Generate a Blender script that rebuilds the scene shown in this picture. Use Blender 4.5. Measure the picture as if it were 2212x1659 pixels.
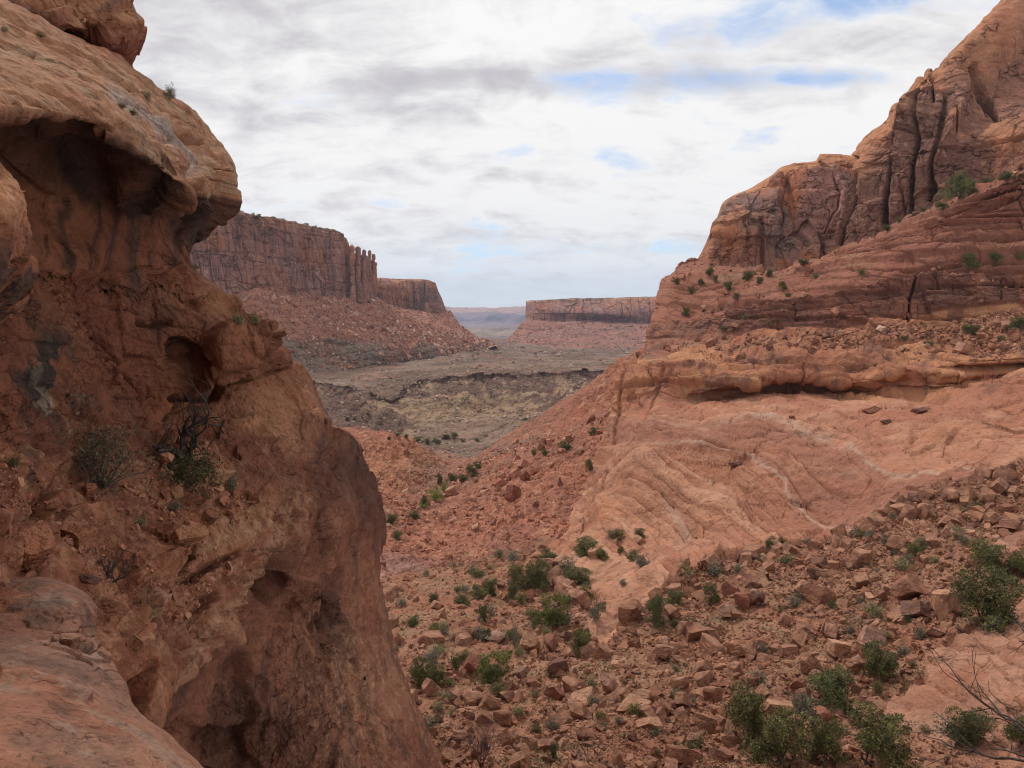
import bpy, math, random
import numpy as np
R = math.radians
S = bpy.context.scene
COL = S.collection
for o in list(bpy.data.objects): bpy.data.objects.remove(o)
F = 769.0
PITCH = R(5.1)
SN, CS = math.sin(PITCH), math.cos(PITCH)
K = 1024.0 / 2212.0

# ------------------------------------------------------------------ camera
cd = bpy.data.cameras.new('camera'); cam = bpy.data.objects.new('camera', cd); COL.objects.link(cam)
cd.sensor_width = 36.0; cd.lens = 36.0 * F / 1024.0
cd.clip_start = 0.1; cd.clip_end = 60000
cam.location = (0, 0, 0); cam.rotation_euler = (R(90) - PITCH, 0, 0)
S.camera = cam

# ------------------------------------------------------------------ exposure and light
S.view_settings.view_transform = 'Standard'; S.view_settings.look = 'None'
S.view_settings.exposure = 0.13; S.view_settings.gamma = 1.0
SUN_EL, SUN_AZ = R(54), R(-36)       # azimuth from the view direction, negative = to the left
sd = bpy.data.lights.new('sun', 'SUN'); sun = bpy.data.objects.new('sun', sd); COL.objects.link(sun)
sd.energy = 2.1; sd.angle = R(10); sd.color = (1.0, 0.93, 0.85)
sun.rotation_euler = (R(90) - SUN_EL, 0, R(180) - SUN_AZ)
S.cycles.max_bounces = 6; S.cycles.diffuse_bounces = 3; S.cycles.glossy_bounces = 2
S.cycles.volume_bounces = 0; S.cycles.transparent_max_bounces = 4
S.cycles.use_denoising = True; S.cycles.filter_width = 1.05

# ---- tiny expression builder for shader nodes
class N:
    def __init__(s, tree): s.t = tree; s.n = tree.nodes; s.l = tree.links
    def new(s, typ, **kw):
        n = s.n.new(typ)
        for k, v in kw.items(): setattr(n, k, v)
        return n
    def put(s, sock, v):
        if hasattr(v, 'is_output') or isinstance(v, bpy.types.NodeSocket): s.l.new(v, sock)
        else: sock.default_value = v
    def m(s, op, a, b=None, c=None, clamp=False):
        n = s.new('ShaderNodeMath', operation=op, use_clamp=clamp)
        s.put(n.inputs[0], a)
        if b is not None: s.put(n.inputs[1], b)
        if c is not None: s.put(n.inputs[2], c)
        return n.outputs[0]
    def noise(s, vec, scale, detail=5, rough=0.55, dist=0.0, col=False):
        n = s.new('ShaderNodeTexNoise'); s.put(n.inputs['Vector'], vec)
        n.inputs['Scale'].default_value = scale; n.inputs['Detail'].default_value = detail
        n.inputs['Roughness'].default_value = rough; n.inputs['Distortion'].default_value = dist
        return n.outputs['Color' if col else 'Fac']
    def ramp(s, x, a, b, lo=0.0, hi=1.0, smooth=True):
        n = s.new('ShaderNodeMapRange', interpolation_type='SMOOTHSTEP' if smooth else 'LINEAR')
        s.put(n.inputs[0], x); s.put(n.inputs[1], a); s.put(n.inputs[2], b)
        s.put(n.inputs[3], lo); s.put(n.inputs[4], hi)
        return n.outputs[0]
    def comb(s, x, y, z):
        n = s.new('ShaderNodeCombineXYZ')
        for i, v in enumerate((x, y, z)): s.put(n.inputs[i], v)
        return n.outputs[0]
    def mix(s, f, a, b, mode='MIX'):
        n = s.new('ShaderNodeMix', data_type='RGBA', blend_type=mode)
        s.put(n.inputs[0], f)
        for i, v in ((6, a), (7, b)):
            if isinstance(v, tuple) and len(v) == 3: v = v + (1,)
            s.put(n.inputs[i], v)
        return n.outputs[2]
    def vmath(s, op, a, b):
        n = s.new('ShaderNodeVectorMath', operation=op); s.put(n.inputs[0], a); s.put(n.inputs[1], b)
        return n.outputs[0]

# ------------------------------------------------------------------ sky
W = bpy.data.worlds.new('World'); S.world = W; W.use_nodes = True
W.node_tree.nodes.clear(); g = N(W.node_tree)
tc = g.new('ShaderNodeTexCoord').outputs['Generated']
sp = g.new('ShaderNodeSeparateXYZ'); g.l.new(tc, sp.inputs[0]); DX, DY, DZ = sp.outputs
sky = g.new('ShaderNodeTexSky', sky_type='NISHITA'); sky.sun_disc = False
sky.sun_elevation = SUN_EL; sky.sun_rotation = SUN_AZ; sky.altitude = 1500; sky.air_density = 1.0; sky.dust_density = 0.6
hz = g.m('ADD', g.m('ABSOLUTE', DZ), 0.30)
cx = g.m('DIVIDE', DX, hz); cy = g.m('DIVIDE', DY, hz)
cp = g.comb(g.m('MULTIPLY', cx, 0.8), cy, 0.0)
az = g.m('DIVIDE', DX, g.m('MAXIMUM', DY, 0.05)); el = g.m('DIVIDE', DZ, g.m('MAXIMUM', DY, 0.05))
fwd = g.ramp(DY, 0.1, 0.4)
def blob(a0, e0, wa, we, tilt=0.0):
    u = g.m('DIVIDE', g.m('SUBTRACT', az, a0), wa)
    e1 = g.m('SUBTRACT', g.m('SUBTRACT', el, e0), g.m('MULTIPLY', g.m('SUBTRACT', az, a0), tilt))
    v = g.m('DIVIDE', e1, we)
    r = g.m('ADD', g.m('MULTIPLY', u, u), g.m('MULTIPLY', v, v))
    return g.m('MULTIPLY', g.m('EXPONENT', g.m('MULTIPLY', r, -1.0)), fwd)
n1 = g.noise(cp, 2.1, 10, 0.56, 0.5)
n2 = g.noise(cp, 7.5, 8, 0.62, 0.4)
n3 = g.noise(g.comb(g.m('MULTIPLY', cx, 0.5), cy, 4.0), 3.0, 8, 0.6, 0.3)
def add(*a):
    r = a[0]
    for b in a[1:]: r = g.m('ADD', r, b)
    return r
def mul(a, k): return g.m('MULTIPLY', a, k)
# how open the deck is: blue gaps in the places the day had them
gap = add(mul(blob(0.345, 0.296, 0.19, 0.018, 0.0), 0.50), mul(blob(0.10, 0.285, 0.10, 0.026), 0.26),
          mul(blob(0.05, 0.435, 0.22, 0.025, -0.05), 0.50), mul(blob(0.20, 0.36, 0.18, 0.03), 0.12), mul(blob(0.30, 0.43, 0.34, 0.035), 0.16),
          mul(blob(0.22, 0.085, 0.14, 0.010), 0.40), mul(blob(0.26, 0.055, 0.12, 0.008), 0.30), mul(blob(0.62, 0.42, 0.26, 0.13), 0.28),
          mul(blob(0.60, 0.20, 0.2, 0.06), 0.12))
dens = add(mul(n1, 1.5), mul(n2, 0.9), mul(n3, 0.6), -0.62)
cover = g.m('SUBTRACT', dens, gap)
cfac = g.ramp(cover, 0.16, 0.76, 0.12, 1.0)
veil = g.ramp(g.m('SUBTRACT', dens, add(mul(gap, 0.35), mul(blob(0.62, 0.38, 0.45, 0.2), 0.22))), 0.33, 0.72, 0.0, 1.0)
# cloud brightness: thick grey-lavender to the left, bright in the middle
thick = add(mul(g.noise(g.comb(g.m('MULTIPLY', cx, 0.5), cy, 9.0), 2.1, 9, 0.6, 0.4), 1.5), mul(n2, 1.15), -0.82)
dark = add(mul(blob(-0.30, 0.40, 0.32, 0.09), 0.30), mul(blob(-0.10, 0.20, 0.22, 0.045), 0.18), mul(blob(-0.02, 0.45, 0.22, 0.03), 0.06),
           mul(blob(-0.24, 0.25, 0.16, 0.03), 0.12), mul(blob(-0.05, 0.29, 0.16, 0.025), 0.08), mul(blob(0.0, 0.13, 0.3, 0.02), 0.05),
           mul(blob(-0.28, 0.31, 0.12, 0.025), -0.16), mul(blob(0.12, 0.24, 0.35, 0.035, 0.03), -0.22), mul(blob(-0.04, 0.37, 0.14, 0.035), -0.26),
           mul(blob(-0.14, 0.13, 0.2, 0.03), -0.12), mul(blob(0.45, 0.24, 0.22, 0.04), -0.2))
tk = g.ramp(g.m('ADD', thick, dark), 0.36, 1.0)
ccol = g.mix(tk, (0.92, 0.905, 0.885), (0.53, 0.505, 0.53))
ccol = g.mix(veil, (0.57, 0.67, 0.84), ccol)
ccol = g.mix(g.ramp(el, 0.01, 0.13, 0.75, 0.0), ccol, (0.86, 0.93, 0.97))
SKS = 0.10
sk = g.mix(1.0, sky.outputs[0], (1.15, 1.32, 1.45), 'MULTIPLY')
ccs = g.vmath('MULTIPLY', ccol, (1 / SKS, 1 / SKS, 1 / SKS))
mixc = g.mix(cfac, sk, ccs)
bg = g.new('ShaderNodeBackground'); g.l.new(mixc, bg.inputs[0]); bg.inputs[1].default_value = SKS
wo = g.new('ShaderNodeOutputWorld'); g.l.new(bg.outputs[0], wo.inputs[0])
W.cycles.sampling_method = 'MANUAL'; W.cycles.sample_map_resolution = 512

# ------------------------------------------------------------------ numpy helpers
f32 = np.float32
def ray(x, y):
    X = (np.asarray(x, dtype=np.float64) * K - 512) / F; Y = (384 - np.asarray(y, dtype=np.float64) * K) / F
    return X, CS + Y * SN, -SN + Y * CS
def unproj(x, y, d):
    a, b, c = ray(x, y); k = np.asarray(d) / b
    return np.stack([a * k, b * k, c * k], -1)
def proj(P):
    yy = P[..., 1] * CS - P[..., 2] * SN; zz = P[..., 1] * SN + P[..., 2] * CS
    return (P[..., 0] / yy * F + 512) / K, (384 - zz / yy * F) / K
def _h(ix, iy, iz, seed):
    h = (ix.astype(np.uint32) * np.uint32(374761393) + iy.astype(np.uint32) * np.uint32(668265263)
         + iz.astype(np.uint32) * np.uint32(2147483647) + np.uint32(seed * 974711 + 12345))
    h ^= h >> np.uint32(13); h *= np.uint32(1274126177); h ^= h >> np.uint32(16); h *= np.uint32(2246822519); h ^= h >> np.uint32(13)
    return h
from concurrent.futures import ThreadPoolExecutor
POOL = ThreadPoolExecutor(4)
def par(fn):
    def w(P, *a, **k):
        P = np.asarray(P, dtype=f32)
        if P.shape[0] < 40 or P.size < 30000: return fn(P, *a, **k)
        res = list(POOL.map(lambda c: fn(c, *a, **k), np.array_split(P, 16)))
        if isinstance(res[0], tuple): return tuple(np.concatenate([r[i] for r in res]) for i in range(len(res[0])))
        return np.concatenate(res)
    return w
def perlin(P, seed=0):
    i = np.floor(P); fr = (P - i).astype(f32); i = i.astype(np.int32).astype(np.uint32)
    u = fr * fr * fr * (fr * (fr * 6 - 15) + 10); out = 0
    for dx in (0, 1):
        wx = u[..., 0] if dx else 1 - u[..., 0]
        for dy in (0, 1):
            wy = u[..., 1] if dy else 1 - u[..., 1]
            for dz in (0, 1):
                wz = u[..., 2] if dz else 1 - u[..., 2]
                h = _h(i[..., 0] + np.uint32(dx), i[..., 1] + np.uint32(dy), i[..., 2] + np.uint32(dz), seed)
                gx = (h & np.uint32(1023)).astype(f32) / 511.5 - 1; gy = ((h >> np.uint32(10)) & np.uint32(1023)).astype(f32) / 511.5 - 1
                gz = ((h >> np.uint32(20)) & np.uint32(1023)).astype(f32) / 511.5 - 1
                out = out + wx * wy * wz * (gx * (fr[..., 0] - dx) + gy * (fr[..., 1] - dy) + gz * (fr[..., 2] - dz))
    return out * 1.3
@par
def fbm(P, size, octs=5, seed=0, rough=0.5, st=(1, 1, 1)):
    Q = P * (np.array(st, dtype=f32) / f32(size)); a = 1.0; s = 0; t = 0
    for o in range(octs):
        s = s + a * perlin(Q, seed + o * 17); t += a; a *= rough; Q = Q * 2.03 + 11.3
    return s / t * 1.6
@par
def ridged(P, size, octs=4, seed=0, st=(1, 1, 1), rough=0.5):
    Q = P * (np.array(st, dtype=f32) / f32(size)); a = 1.0; s = 0; t = 0
    for o in range(octs):
        s = s + a * (1 - np.minimum(np.abs(perlin(Q, seed + o * 17)) * 2.4, 1)); t += a; a *= rough; Q = Q * 2.03 + 7.1
    return s / t
@par
def worley(P, size, seed=0, st=(1, 1, 1), jit=0.8):
    Q = P * (np.array(st, dtype=f32) / f32(size)) ; b = np.floor(Q - 0.5)
    f1 = np.full(Q.shape[:-1], 9.0, f32); f2 = f1.copy(); cid = np.zeros(Q.shape[:-1], f32)
    for dx in (0, 1):
        for dy in (0, 1):
            for dz in (0, 1):
                c = b + np.array([dx, dy, dz], dtype=f32); ci = c.astype(np.int32).astype(np.uint32)
                h = _h(ci[..., 0], ci[..., 1], ci[..., 2], seed)
                jx = (h & np.uint32(1023)).astype(f32) / 1023 - .5; jy = ((h >> np.uint32(10)) & np.uint32(1023)).astype(f32) / 1023 - .5
                jz = ((h >> np.uint32(20)) & np.uint32(1023)).astype(f32) / 1023 - .5
                e = Q - c - 0.5
                dd = np.sqrt((e[..., 0] - jx * jit) ** 2 + (e[..., 1] - jy * jit) ** 2 + (e[..., 2] - jz * jit) ** 2)
                nearer = dd < f1
                f2 = np.where(nearer, f1, np.minimum(f2, dd))
                cid = np.where(nearer, ((h >> np.uint32(5)) & np.uint32(4095)).astype(f32) / 4095, cid); f1 = np.where(nearer, dd, f1)
    return f1, f2, cid
@par
def facets(P, size, seed=0, st=(1, 1, 1), jit=0.9, tilt=1.0):
    """broken faces: every cell is its own tilted plane, meeting its neighbours in sharp edges"""
    Q = P * (np.array(st, dtype=f32) / f32(size)); b = np.floor(Q - 0.5)
    f1 = np.full(Q.shape[:-1], 9.0, f32); out = np.zeros(Q.shape[:-1], f32)
    for dx in (0, 1):
        for dy in (0, 1):
            for dz in (0, 1):
                c = b + np.array([dx, dy, dz], dtype=f32); ci = c.astype(np.int32).astype(np.uint32); h = _h(ci[..., 0], ci[..., 1], ci[..., 2], seed); h2 = _h(ci[..., 0], ci[..., 1], ci[..., 2], seed + 77)
                e = Q - c - 0.5
                for a, sh in ((0, 0), (1, 10), (2, 20)): e[..., a] -= (((h >> np.uint32(sh)) & np.uint32(1023)).astype(f32) / 1023 - .5) * jit
                dd = (e * e).sum(-1); nearer = dd < f1
                v = sum(e[..., a] * (((h2 >> np.uint32(sh)) & np.uint32(1023)).astype(f32) / 511.5 - 1) for a, sh in ((0, 0), (1, 10), (2, 20))) * tilt + ((h ^ h2) & np.uint32(1023)).astype(f32) / 1023 - .5
                out = np.where(nearer, v, out); f1 = np.where(nearer, dd, f1)
    return out * .5
def ledge(H, pts, amp, reach, w=2.0, ends=25):
    """a bedding step: rock above the line stands back by amp, fading out upslope over reach"""
    p = np.array(pts, float); b = H[..., 1] - np.interp(H[..., 0], p[:, 0], p[:, 1]); m = sstep(p[0, 0] - 1, p[0, 0] + ends, H[..., 0]) * sstep(p[-1, 0] + 1, p[-1, 0] - ends, H[..., 0])
    return -amp * m * (1 - sstep(-w, w, b)) * np.exp(-np.clip(-b, 0, None) / reach)
def flat(n):
    m = n.copy(); m[..., 2] *= .15; return m
def sstep(a, b, x):
    t = np.clip((x - a) / (b - a), 0, 1); return t * t * (3 - 2 * t)
def hash1(k, seed=0):
    k = np.asarray(k).astype(np.int64).astype(np.uint32)
    return (_h(k, k * np.uint32(7), k * np.uint32(13), seed) & np.uint32(65535)).astype(f32) / 65535
def strata(V, th, amp, seed=0, warp=0.5, tilt=(0, 0), st=8, groove=0.5):
    z = V[..., 2] + V[..., 0] * tilt[0] + V[..., 1] * tilt[1] + warp * th * fbm(V, th * st, 3, seed + 5)
    zz = z / th; k = np.floor(zz); f = zz - k
    o0 = hash1(k, seed) - .5; o1 = hash1(k + 1, seed) - .5
    s = o0 + (o1 - o0) * sstep(0.82, 1.0, f)
    gr = np.exp(-((np.minimum(f, 1 - f)) / 0.07) ** 2)
    return amp * (s - groove * gr), k, f
def joints(V, th, w, seed=0, ang=0.0, warp=0.35, tilt=(0, 0), dip=0.0, gw=0.06, vz=1.0):
    """bedded, jointed rock: beds th thick cut into blocks about w wide; returns block offset -.5...5 and groove mask"""
    z = V[..., 2] + V[..., 0] * tilt[0] + V[..., 1] * tilt[1] + warp * th * fbm(V, th * 6, 3, seed + 5)
    k = np.floor(z / th); c, s = math.cos(ang), math.sin(ang)
    u = V[..., 0] * c + V[..., 1] * s + dip * V[..., 2] + w * .9 * fbm(V, w * 4, 2, seed + 6, st=(1, 1, vz)) + w * .22 * fbm(V, w * 1.1, 3, seed + 7, st=(1, 1, vz))
    q = u / w + hash1(k, seed + 1) * 7; i = np.floor(q); f = q - i
    h = hash1(i * 131 + k * 17, seed + 2); fz = z / th - k
    e = np.minimum(np.minimum(f, 1 - f) * w, np.minimum(fz, 1 - fz) * th * 1.2) / w
    return (h - .5) , np.exp(-(e / gw) ** 2)
def calm(V, H):
    """1 where the sheet is evenly sampled, small where it is stretched along a drop"""
    d = np.linalg.norm(np.gradient(V, axis=0), axis=-1) / (np.linalg.norm(V, axis=-1) * K / F); return .2 + .8 * sstep(9, 3.5, d)
def efade(V, side='R', n=40, lo=.15):
    m = np.ones(V.shape[:2]); r = sstep(0, n, np.arange(n)) * (1 - lo) + lo
    if side == 'R': m[:, -n:] *= r[::-1]
    if side == 'L': m[:, :n] *= r
    return m
def pchip(t, Y, tq):
    t = np.asarray(t, float); Y = np.asarray(Y, float); h = np.diff(t)[:, None]; dl = np.diff(Y, axis=0) / h
    m = np.zeros_like(Y)
    if len(t) > 2:
        w1 = 2 * h[1:] + h[:-1]; w2 = h[1:] + 2 * h[:-1]; a, b = dl[:-1], dl[1:]
        ok = a * b > 0; sa = np.where(ok, a, 1); sb = np.where(ok, b, 1)
        m[1:-1] = np.where(ok, (w1 + w2) / (w1 / sa + w2 / sb), 0)
    m[0] = dl[0]; m[-1] = dl[-1]
    i = np.clip(np.searchsorted(t, tq, 'right') - 1, 0, len(t) - 2)
    hh = h[i]; s = ((tq - t[i])[:, None]) / hh
    return (Y[i] * (1 + 2 * s) * (1 - s) ** 2 + m[i] * hh * s * (1 - s) ** 2 + Y[i + 1] * s * s * (3 - 2 * s) + m[i + 1] * hh * s * s * (s - 1))
def surf(rows, nu, nv, byx=True, rw=None):
    """rows of (x, y, forward distance) sighted from the viewpoint -> (nv, nu, 3) points in metres"""
    out = []
    tq = np.linspace(0, 1, nu)
    for r in rows:
        a = np.array(r, float); a[:, 2] = np.log(a[:, 2])
        if byx: t = (a[:, 0] - a[0, 0]) / (a[-1, 0] - a[0, 0])
        else:
            e = np.diff(a, axis=0) * np.array([1, 1, 260]); t = np.concatenate([[0], np.cumsum(np.sqrt((e ** 2).sum(1)))]); t /= t[-1]
        out.append(pchip(t, a, tq))
    G = np.stack(out)                              # rows, nu, 3
    e = np.sqrt(((np.diff(G, axis=0) * np.array([1, 1, 130])) ** 2).sum(-1)).mean(1) if rw is None else np.array(rw, float)
    t = np.concatenate([[0], np.cumsum(e + 1e-6)]); t /= t[-1]
    H = pchip(t, G.reshape(len(rows), -1), np.linspace(0, 1, nv)).reshape(nv, nu, 3)
    return unproj(H[..., 0], H[..., 1], np.exp(H[..., 2])), H
def normals(V):
    du = np.gradient(V, axis=1); dv = np.gradient(V, axis=0); n = np.cross(du, dv)
    n /= np.linalg.norm(n, axis=-1, keepdims=True) + 1e-12
    if ((n * V).sum(-1) > 0).mean() > 0.5: n = -n
    return n
def bl(H, x, y, rx, ry, ang=0.0):
    """a soft round patch on the surface, centred where the sight line x, y meets it"""
    dx = H[..., 0] - x; dy = H[..., 1] - y; c, s = math.cos(R(ang)), math.sin(R(ang))
    u = (dx * c + dy * s) / rx; v = (-dx * s + dy * c) / ry
    return np.exp(-(u * u + v * v))
def line(H, pts, w):
    """distance mask to a crack or vein running through the listed sightings"""
    best = np.full(H.shape[:2], 1e9)
    for (x0, y0), (x1, y1) in zip(pts[:-1], pts[1:]):
        ax, ay = x1 - x0, y1 - y0; t = np.clip(((H[..., 0] - x0) * ax + (H[..., 1] - y0) * ay) / (ax * ax + ay * ay), 0, 1)
        best = np.minimum(best, np.hypot(H[..., 0] - x0 - t * ax, H[..., 1] - y0 - t * ay))
    return np.exp(-(best / w) ** 2)
def lerp(a, b, m):
    m = np.clip(m, 0, 1)[..., None]; return np.asarray(a) * (1 - m) + np.asarray(b) * m
def C3(*c): return np.array(c)

def mesh_obj(name, V, faces, mat, col=None, smooth=True, parent=None):
    me = bpy.data.meshes.new(name); V = np.ascontiguousarray(V, dtype=f32).reshape(-1, 3)
    faces = np.ascontiguousarray(faces, dtype=np.int32); n, k = faces.shape
    me.vertices.add(len(V)); me.vertices.foreach_set('co', V.ravel())
    me.loops.add(n * k); me.loops.foreach_set('vertex_index', faces.ravel())
    me.polygons.add(n); me.polygons.foreach_set('loop_start', np.arange(0, n * k, k, dtype=np.int32))
    me.update(calc_edges=True)
    me.polygons.foreach_set('use_smooth', np.full(n, smooth))
    if col is not None:
        a = me.attributes.new('Col', 'FLOAT_COLOR', 'POINT'); c = np.ones((len(V), 4), f32); c[:, :3] = np.asarray(col).reshape(-1, 3)
        a.data.foreach_set('color', c.ravel())
    me.materials.append(mat); o = bpy.data.objects.new(name, me); COL.objects.link(o)
    if parent: o.parent = parent
    return o
def grid_faces(nv, nu, flip):
    i = np.arange((nv - 1) * nu).reshape(nv - 1, nu)[:, :-1].ravel()
    q = np.stack([i, i + 1, i + nu + 1, i + nu], 1)
    return q[:, ::-1] if flip else q
def sheet(name, V, mat, col, label=None, kind='structure'):
    n = np.cross(np.gradient(V, axis=1), np.gradient(V, axis=0)); flip = ((n * V).sum(-1) > 0).mean() > 0.5
    o = mesh_obj(name, V, grid_faces(V.shape[0], V.shape[1], flip), mat, col)
    o['kind'] = kind
    if label: o['label'] = label
    return o
LAND = {}

# ------------------------------------------------------------------ materials
def rock_mat(name, s, bump=0.5, var=0.25, speck=0.0, specks=(0.16, 0.13, 0.12), vor=0.0, crack=0.8):
    """sandstone: the Col attribute carries the stone's own stain pattern and some painted light and shade, noise of size s metres roughens it"""
    m = bpy.data.materials.new(name); m.use_nodes = True; m.node_tree.nodes.clear(); n = N(m.node_tree)
    co = n.new('ShaderNodeTexCoord').outputs['Object']
    at = n.new('ShaderNodeAttribute', attribute_name='Col').outputs['Color']
    a = n.noise(co, 1 / s, 6, 0.65); b = n.noise(co, 5 / s, 4, 0.6)
    v = n.m('ADD', n.m('MULTIPLY', a, 0.6), n.m('MULTIPLY', b, 0.4))
    k = n.ramp(v, 0.28, 0.72, 1 - var, 1 + var, False)
    c = n.mix(1.0, at, n.comb(k, k, k), 'MULTIPLY')
    hue = n.noise(co, 0.37 / s, 3, 0.5)
    c = n.mix(n.ramp(hue, 0.45, 0.75, 0, 0.35), c, n.mix(1.0, c, (1.12, 0.92, 0.80), 'MULTIPLY'))
    if speck > 0:
        sk = n.ramp(n.noise(co, 9 / s, 3, 0.7), 0.66, 0.72, 0, speck); c = n.mix(sk, c, specks)
    wv = n.vmath('ADD', n.vmath('MULTIPLY', co, (1.0, 1.0, 1.7)), n.vmath('MULTIPLY', n.noise(co, 1.3 / s, 3, .6, col=True), (s * .9, s * .9, s * .9)))
    cr = n.m('POWER', n.m('SUBTRACT', 1.0, n.m('ABSOLUTE', n.m('SUBTRACT', n.m('MULTIPLY', n.noise(wv, 0.8 / s, 2, 0.5), 2.0), 1.0))), 22.0)
    cr = n.m('MULTIPLY', cr, n.ramp(n.noise(co, 0.6 / s, 2, .5), 0.42, 0.6))
    c = n.mix(n.m('MULTIPLY', cr, crack), c, n.mix(1.0, c, (.35, .30, .30), 'MULTIPLY'))
    h = n.m('ADD', n.m('MULTIPLY', a, 0.7), n.m('MULTIPLY', b, 0.45)); h = n.m('SUBTRACT', h, n.m('MULTIPLY', cr, 0.5 * crack))
    if vor > 0:
        vo = n.new('ShaderNodeTexVoronoi', feature='F1'); n.l.new(co, vo.inputs['Vector']); vo.inputs['Scale'].default_value = 2.2 / s
        h = n.m('SUBTRACT', h, n.m('MULTIPLY', vo.outputs['Distance'], vor))
    bp = n.new('ShaderNodeBump'); bp.inputs['Strength'].default_value = bump; bp.inputs['Distance'].default_value = s * 0.35
    n.l.new(h, bp.inputs['Height'])
    p = n.new('ShaderNodeBsdfPrincipled'); n.l.new(c, p.inputs['Base Color']); n.l.new(bp.outputs[0], p.inputs['Normal'])
    p.inputs['Roughness'].default_value = 0.92; p.inputs['Specular IOR Level'].default_value = 0.15
    o = n.new('ShaderNodeOutputMaterial'); n.l.new(p.outputs[0], o.inputs[0])
    return m
M_near = rock_mat('near_sandstone', 0.22, 0.7, 0.34, 0.55, crack=.3)
M_left = rock_mat('left_sandstone', 0.4, 1.0, 0.42, 0.5, crack=.35)
M_mid = rock_mat('slickrock', 1.8, 0.8, 0.27, 0.25, crack=.35)
M_talus = rock_mat('talus', 1.6, 0.9, 0.40, 0.5, (0.12, 0.085, 0.07), 0.8)
M_cliff = rock_mat('cliff_stone', 5.0, 1.0, 0.32, 0.25, crack=.9)
M_far = rock_mat('mesa_stone', 16.0, 0.8, 0.30)
M_fart = rock_mat('mesa_talus', 9.0, 0.9, 0.38, 0.4, (0.14, 0.09, 0.08), 0.7)
M_vfar = rock_mat('plateau_stone', 160.0, 0.7, 0.25)
M_bould = rock_mat('boulder_stone', 0.8, 0.7, 0.28, 0.3, crack=.5)
# palette (surface colours)
RED = C3(.40, .165, .095); ORANGE = C3(.50, .235, .125); TAN = C3(.56, .32, .19); PALE = C3(.62, .42, .30)
DKRED = C3(.22, .085, .06); VARN = C3(.13, .075, .062); BLACK = C3(.06, .045, .04); SOIL = C3(.42, .19, .115)
GREY = C3(.215, .15, .112); OLIVE = C3(.26, .185, .12); CREAM = C3(.40, .295, .195); MAUVE = C3(.30, .155, .125)
DROP = .4
def curl(V, side, n=6, step=0.05):
    """carry a sheet round its edge, away from the viewpoint, so that it has a flank and not a paper edge"""
    ax, end = {'L': (1, 0), 'R': (1, -1), 'T': (0, -1), 'B': (0, 0)}[side]
    e = V[:, end] if ax == 1 else V[end]; far = 70 if end == 0 else -71
    inn = (V[:, far] if ax == 1 else V[far]) - e
    def soft(q, it):
        for _ in range(it): q = np.concatenate([q[:1], (q[:-2] + 2 * q[1:-1] + q[2:]) / 4, q[-1:]])
        return q
    D = np.linalg.norm(e, axis=-1, keepdims=True); fw = e / D; s = D * step
    inn = soft(inn, 80)
    if DROP: inn[..., 2] = np.minimum(inn[..., 2], 0) - DROP * np.linalg.norm(inn, axis=-1)
    inn = inn + 0; inn = inn - (inn * fw).sum(-1, keepdims=True) * fw; inn /= np.linalg.norm(inn, axis=-1, keepdims=True) + 1e-9
    new = []
    for k in range(1, n + 1):
        q = soft(e, k * k) + fw * s * n * .3 * k
        rough = np.abs(fbm(np.repeat(q[:, None], 2, 1), float(np.median(D)) * .10, 4, 5)[:, 0])[:, None]
        new.append(q + inn * s * (.12 * k + .45 * (k / n) ** 2 * n * .5 + rough * min(k, 3) * .5))
    if end == 0: new = new[::-1]
    st = np.stack(new, ax)
    return np.concatenate([st, V] if end == 0 else [V, st], ax)
def edgepad(H, V, side, n=6, step=0.05):
    ax, end = {'L': (1, 0), 'R': (1, -1), 'T': (0, -1), 'B': (0, 0)}[side]
    V2 = curl(V, side, n, step)
    e = H[:, [end]] if ax == 1 else H[[end]]
    P = np.repeat(e, n, ax); H2 = np.concatenate([P, H] if end == 0 else [H, P], ax)
    return H2, V2
def relax(V, lo=3.5, hi=8, it=14):
    """even out needle-like faces where the sheet is stretched down a drop"""
    p = np.linalg.norm(V, axis=-1) * K / F; m = sstep(lo, hi, np.maximum(np.linalg.norm(np.gradient(V, axis=0), axis=-1), np.linalg.norm(np.gradient(V, axis=1), axis=-1)) / p)
    for _ in range(3): m[1:-1, 1:-1] = np.maximum(m[1:-1, 1:-1], .9 * (m[:-2, 1:-1] + m[2:, 1:-1] + m[1:-1, :-2] + m[1:-1, 2:]) / 4)
    m = m[1:-1, 1:-1, None] * .8; V = V.copy()
    for _ in range(it): V[1:-1, 1:-1] = V[1:-1, 1:-1] * (1 - m) + m * (V[:-2, 1:-1] + V[2:, 1:-1] + V[1:-1, :-2] + V[1:-1, 2:]) / 4
    return V
def below(H, pts):
    """positive where a sighting lies below the listed line"""
    p = np.array(pts, float); return H[..., 1] - np.interp(H[..., 0], p[:, 0], p[:, 1])

# ================================================================== the setting
# ---- the desert floor under everything, out to the horizon
gx, gy = np.meshgrid(np.linspace(-8800, 8800, 120), np.concatenate([np.linspace(-55, 1500, 40), np.linspace(1600, 16000, 80)]))
gz = -140 - 330 * sstep(1500, 6000, gy) + 0 * gx; V = np.stack([gx, gy, gz], -1); V[..., 2] += 12 * fbm(V, 900, 4, 1)
sheet('terrain', V, M_vfar, lerp(GREY, C3(.33, .19, .13), sstep(-.2, .3, fbm(V, 1500, 4, 2))), 'grey-red desert floor reaching to the horizon')
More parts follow.
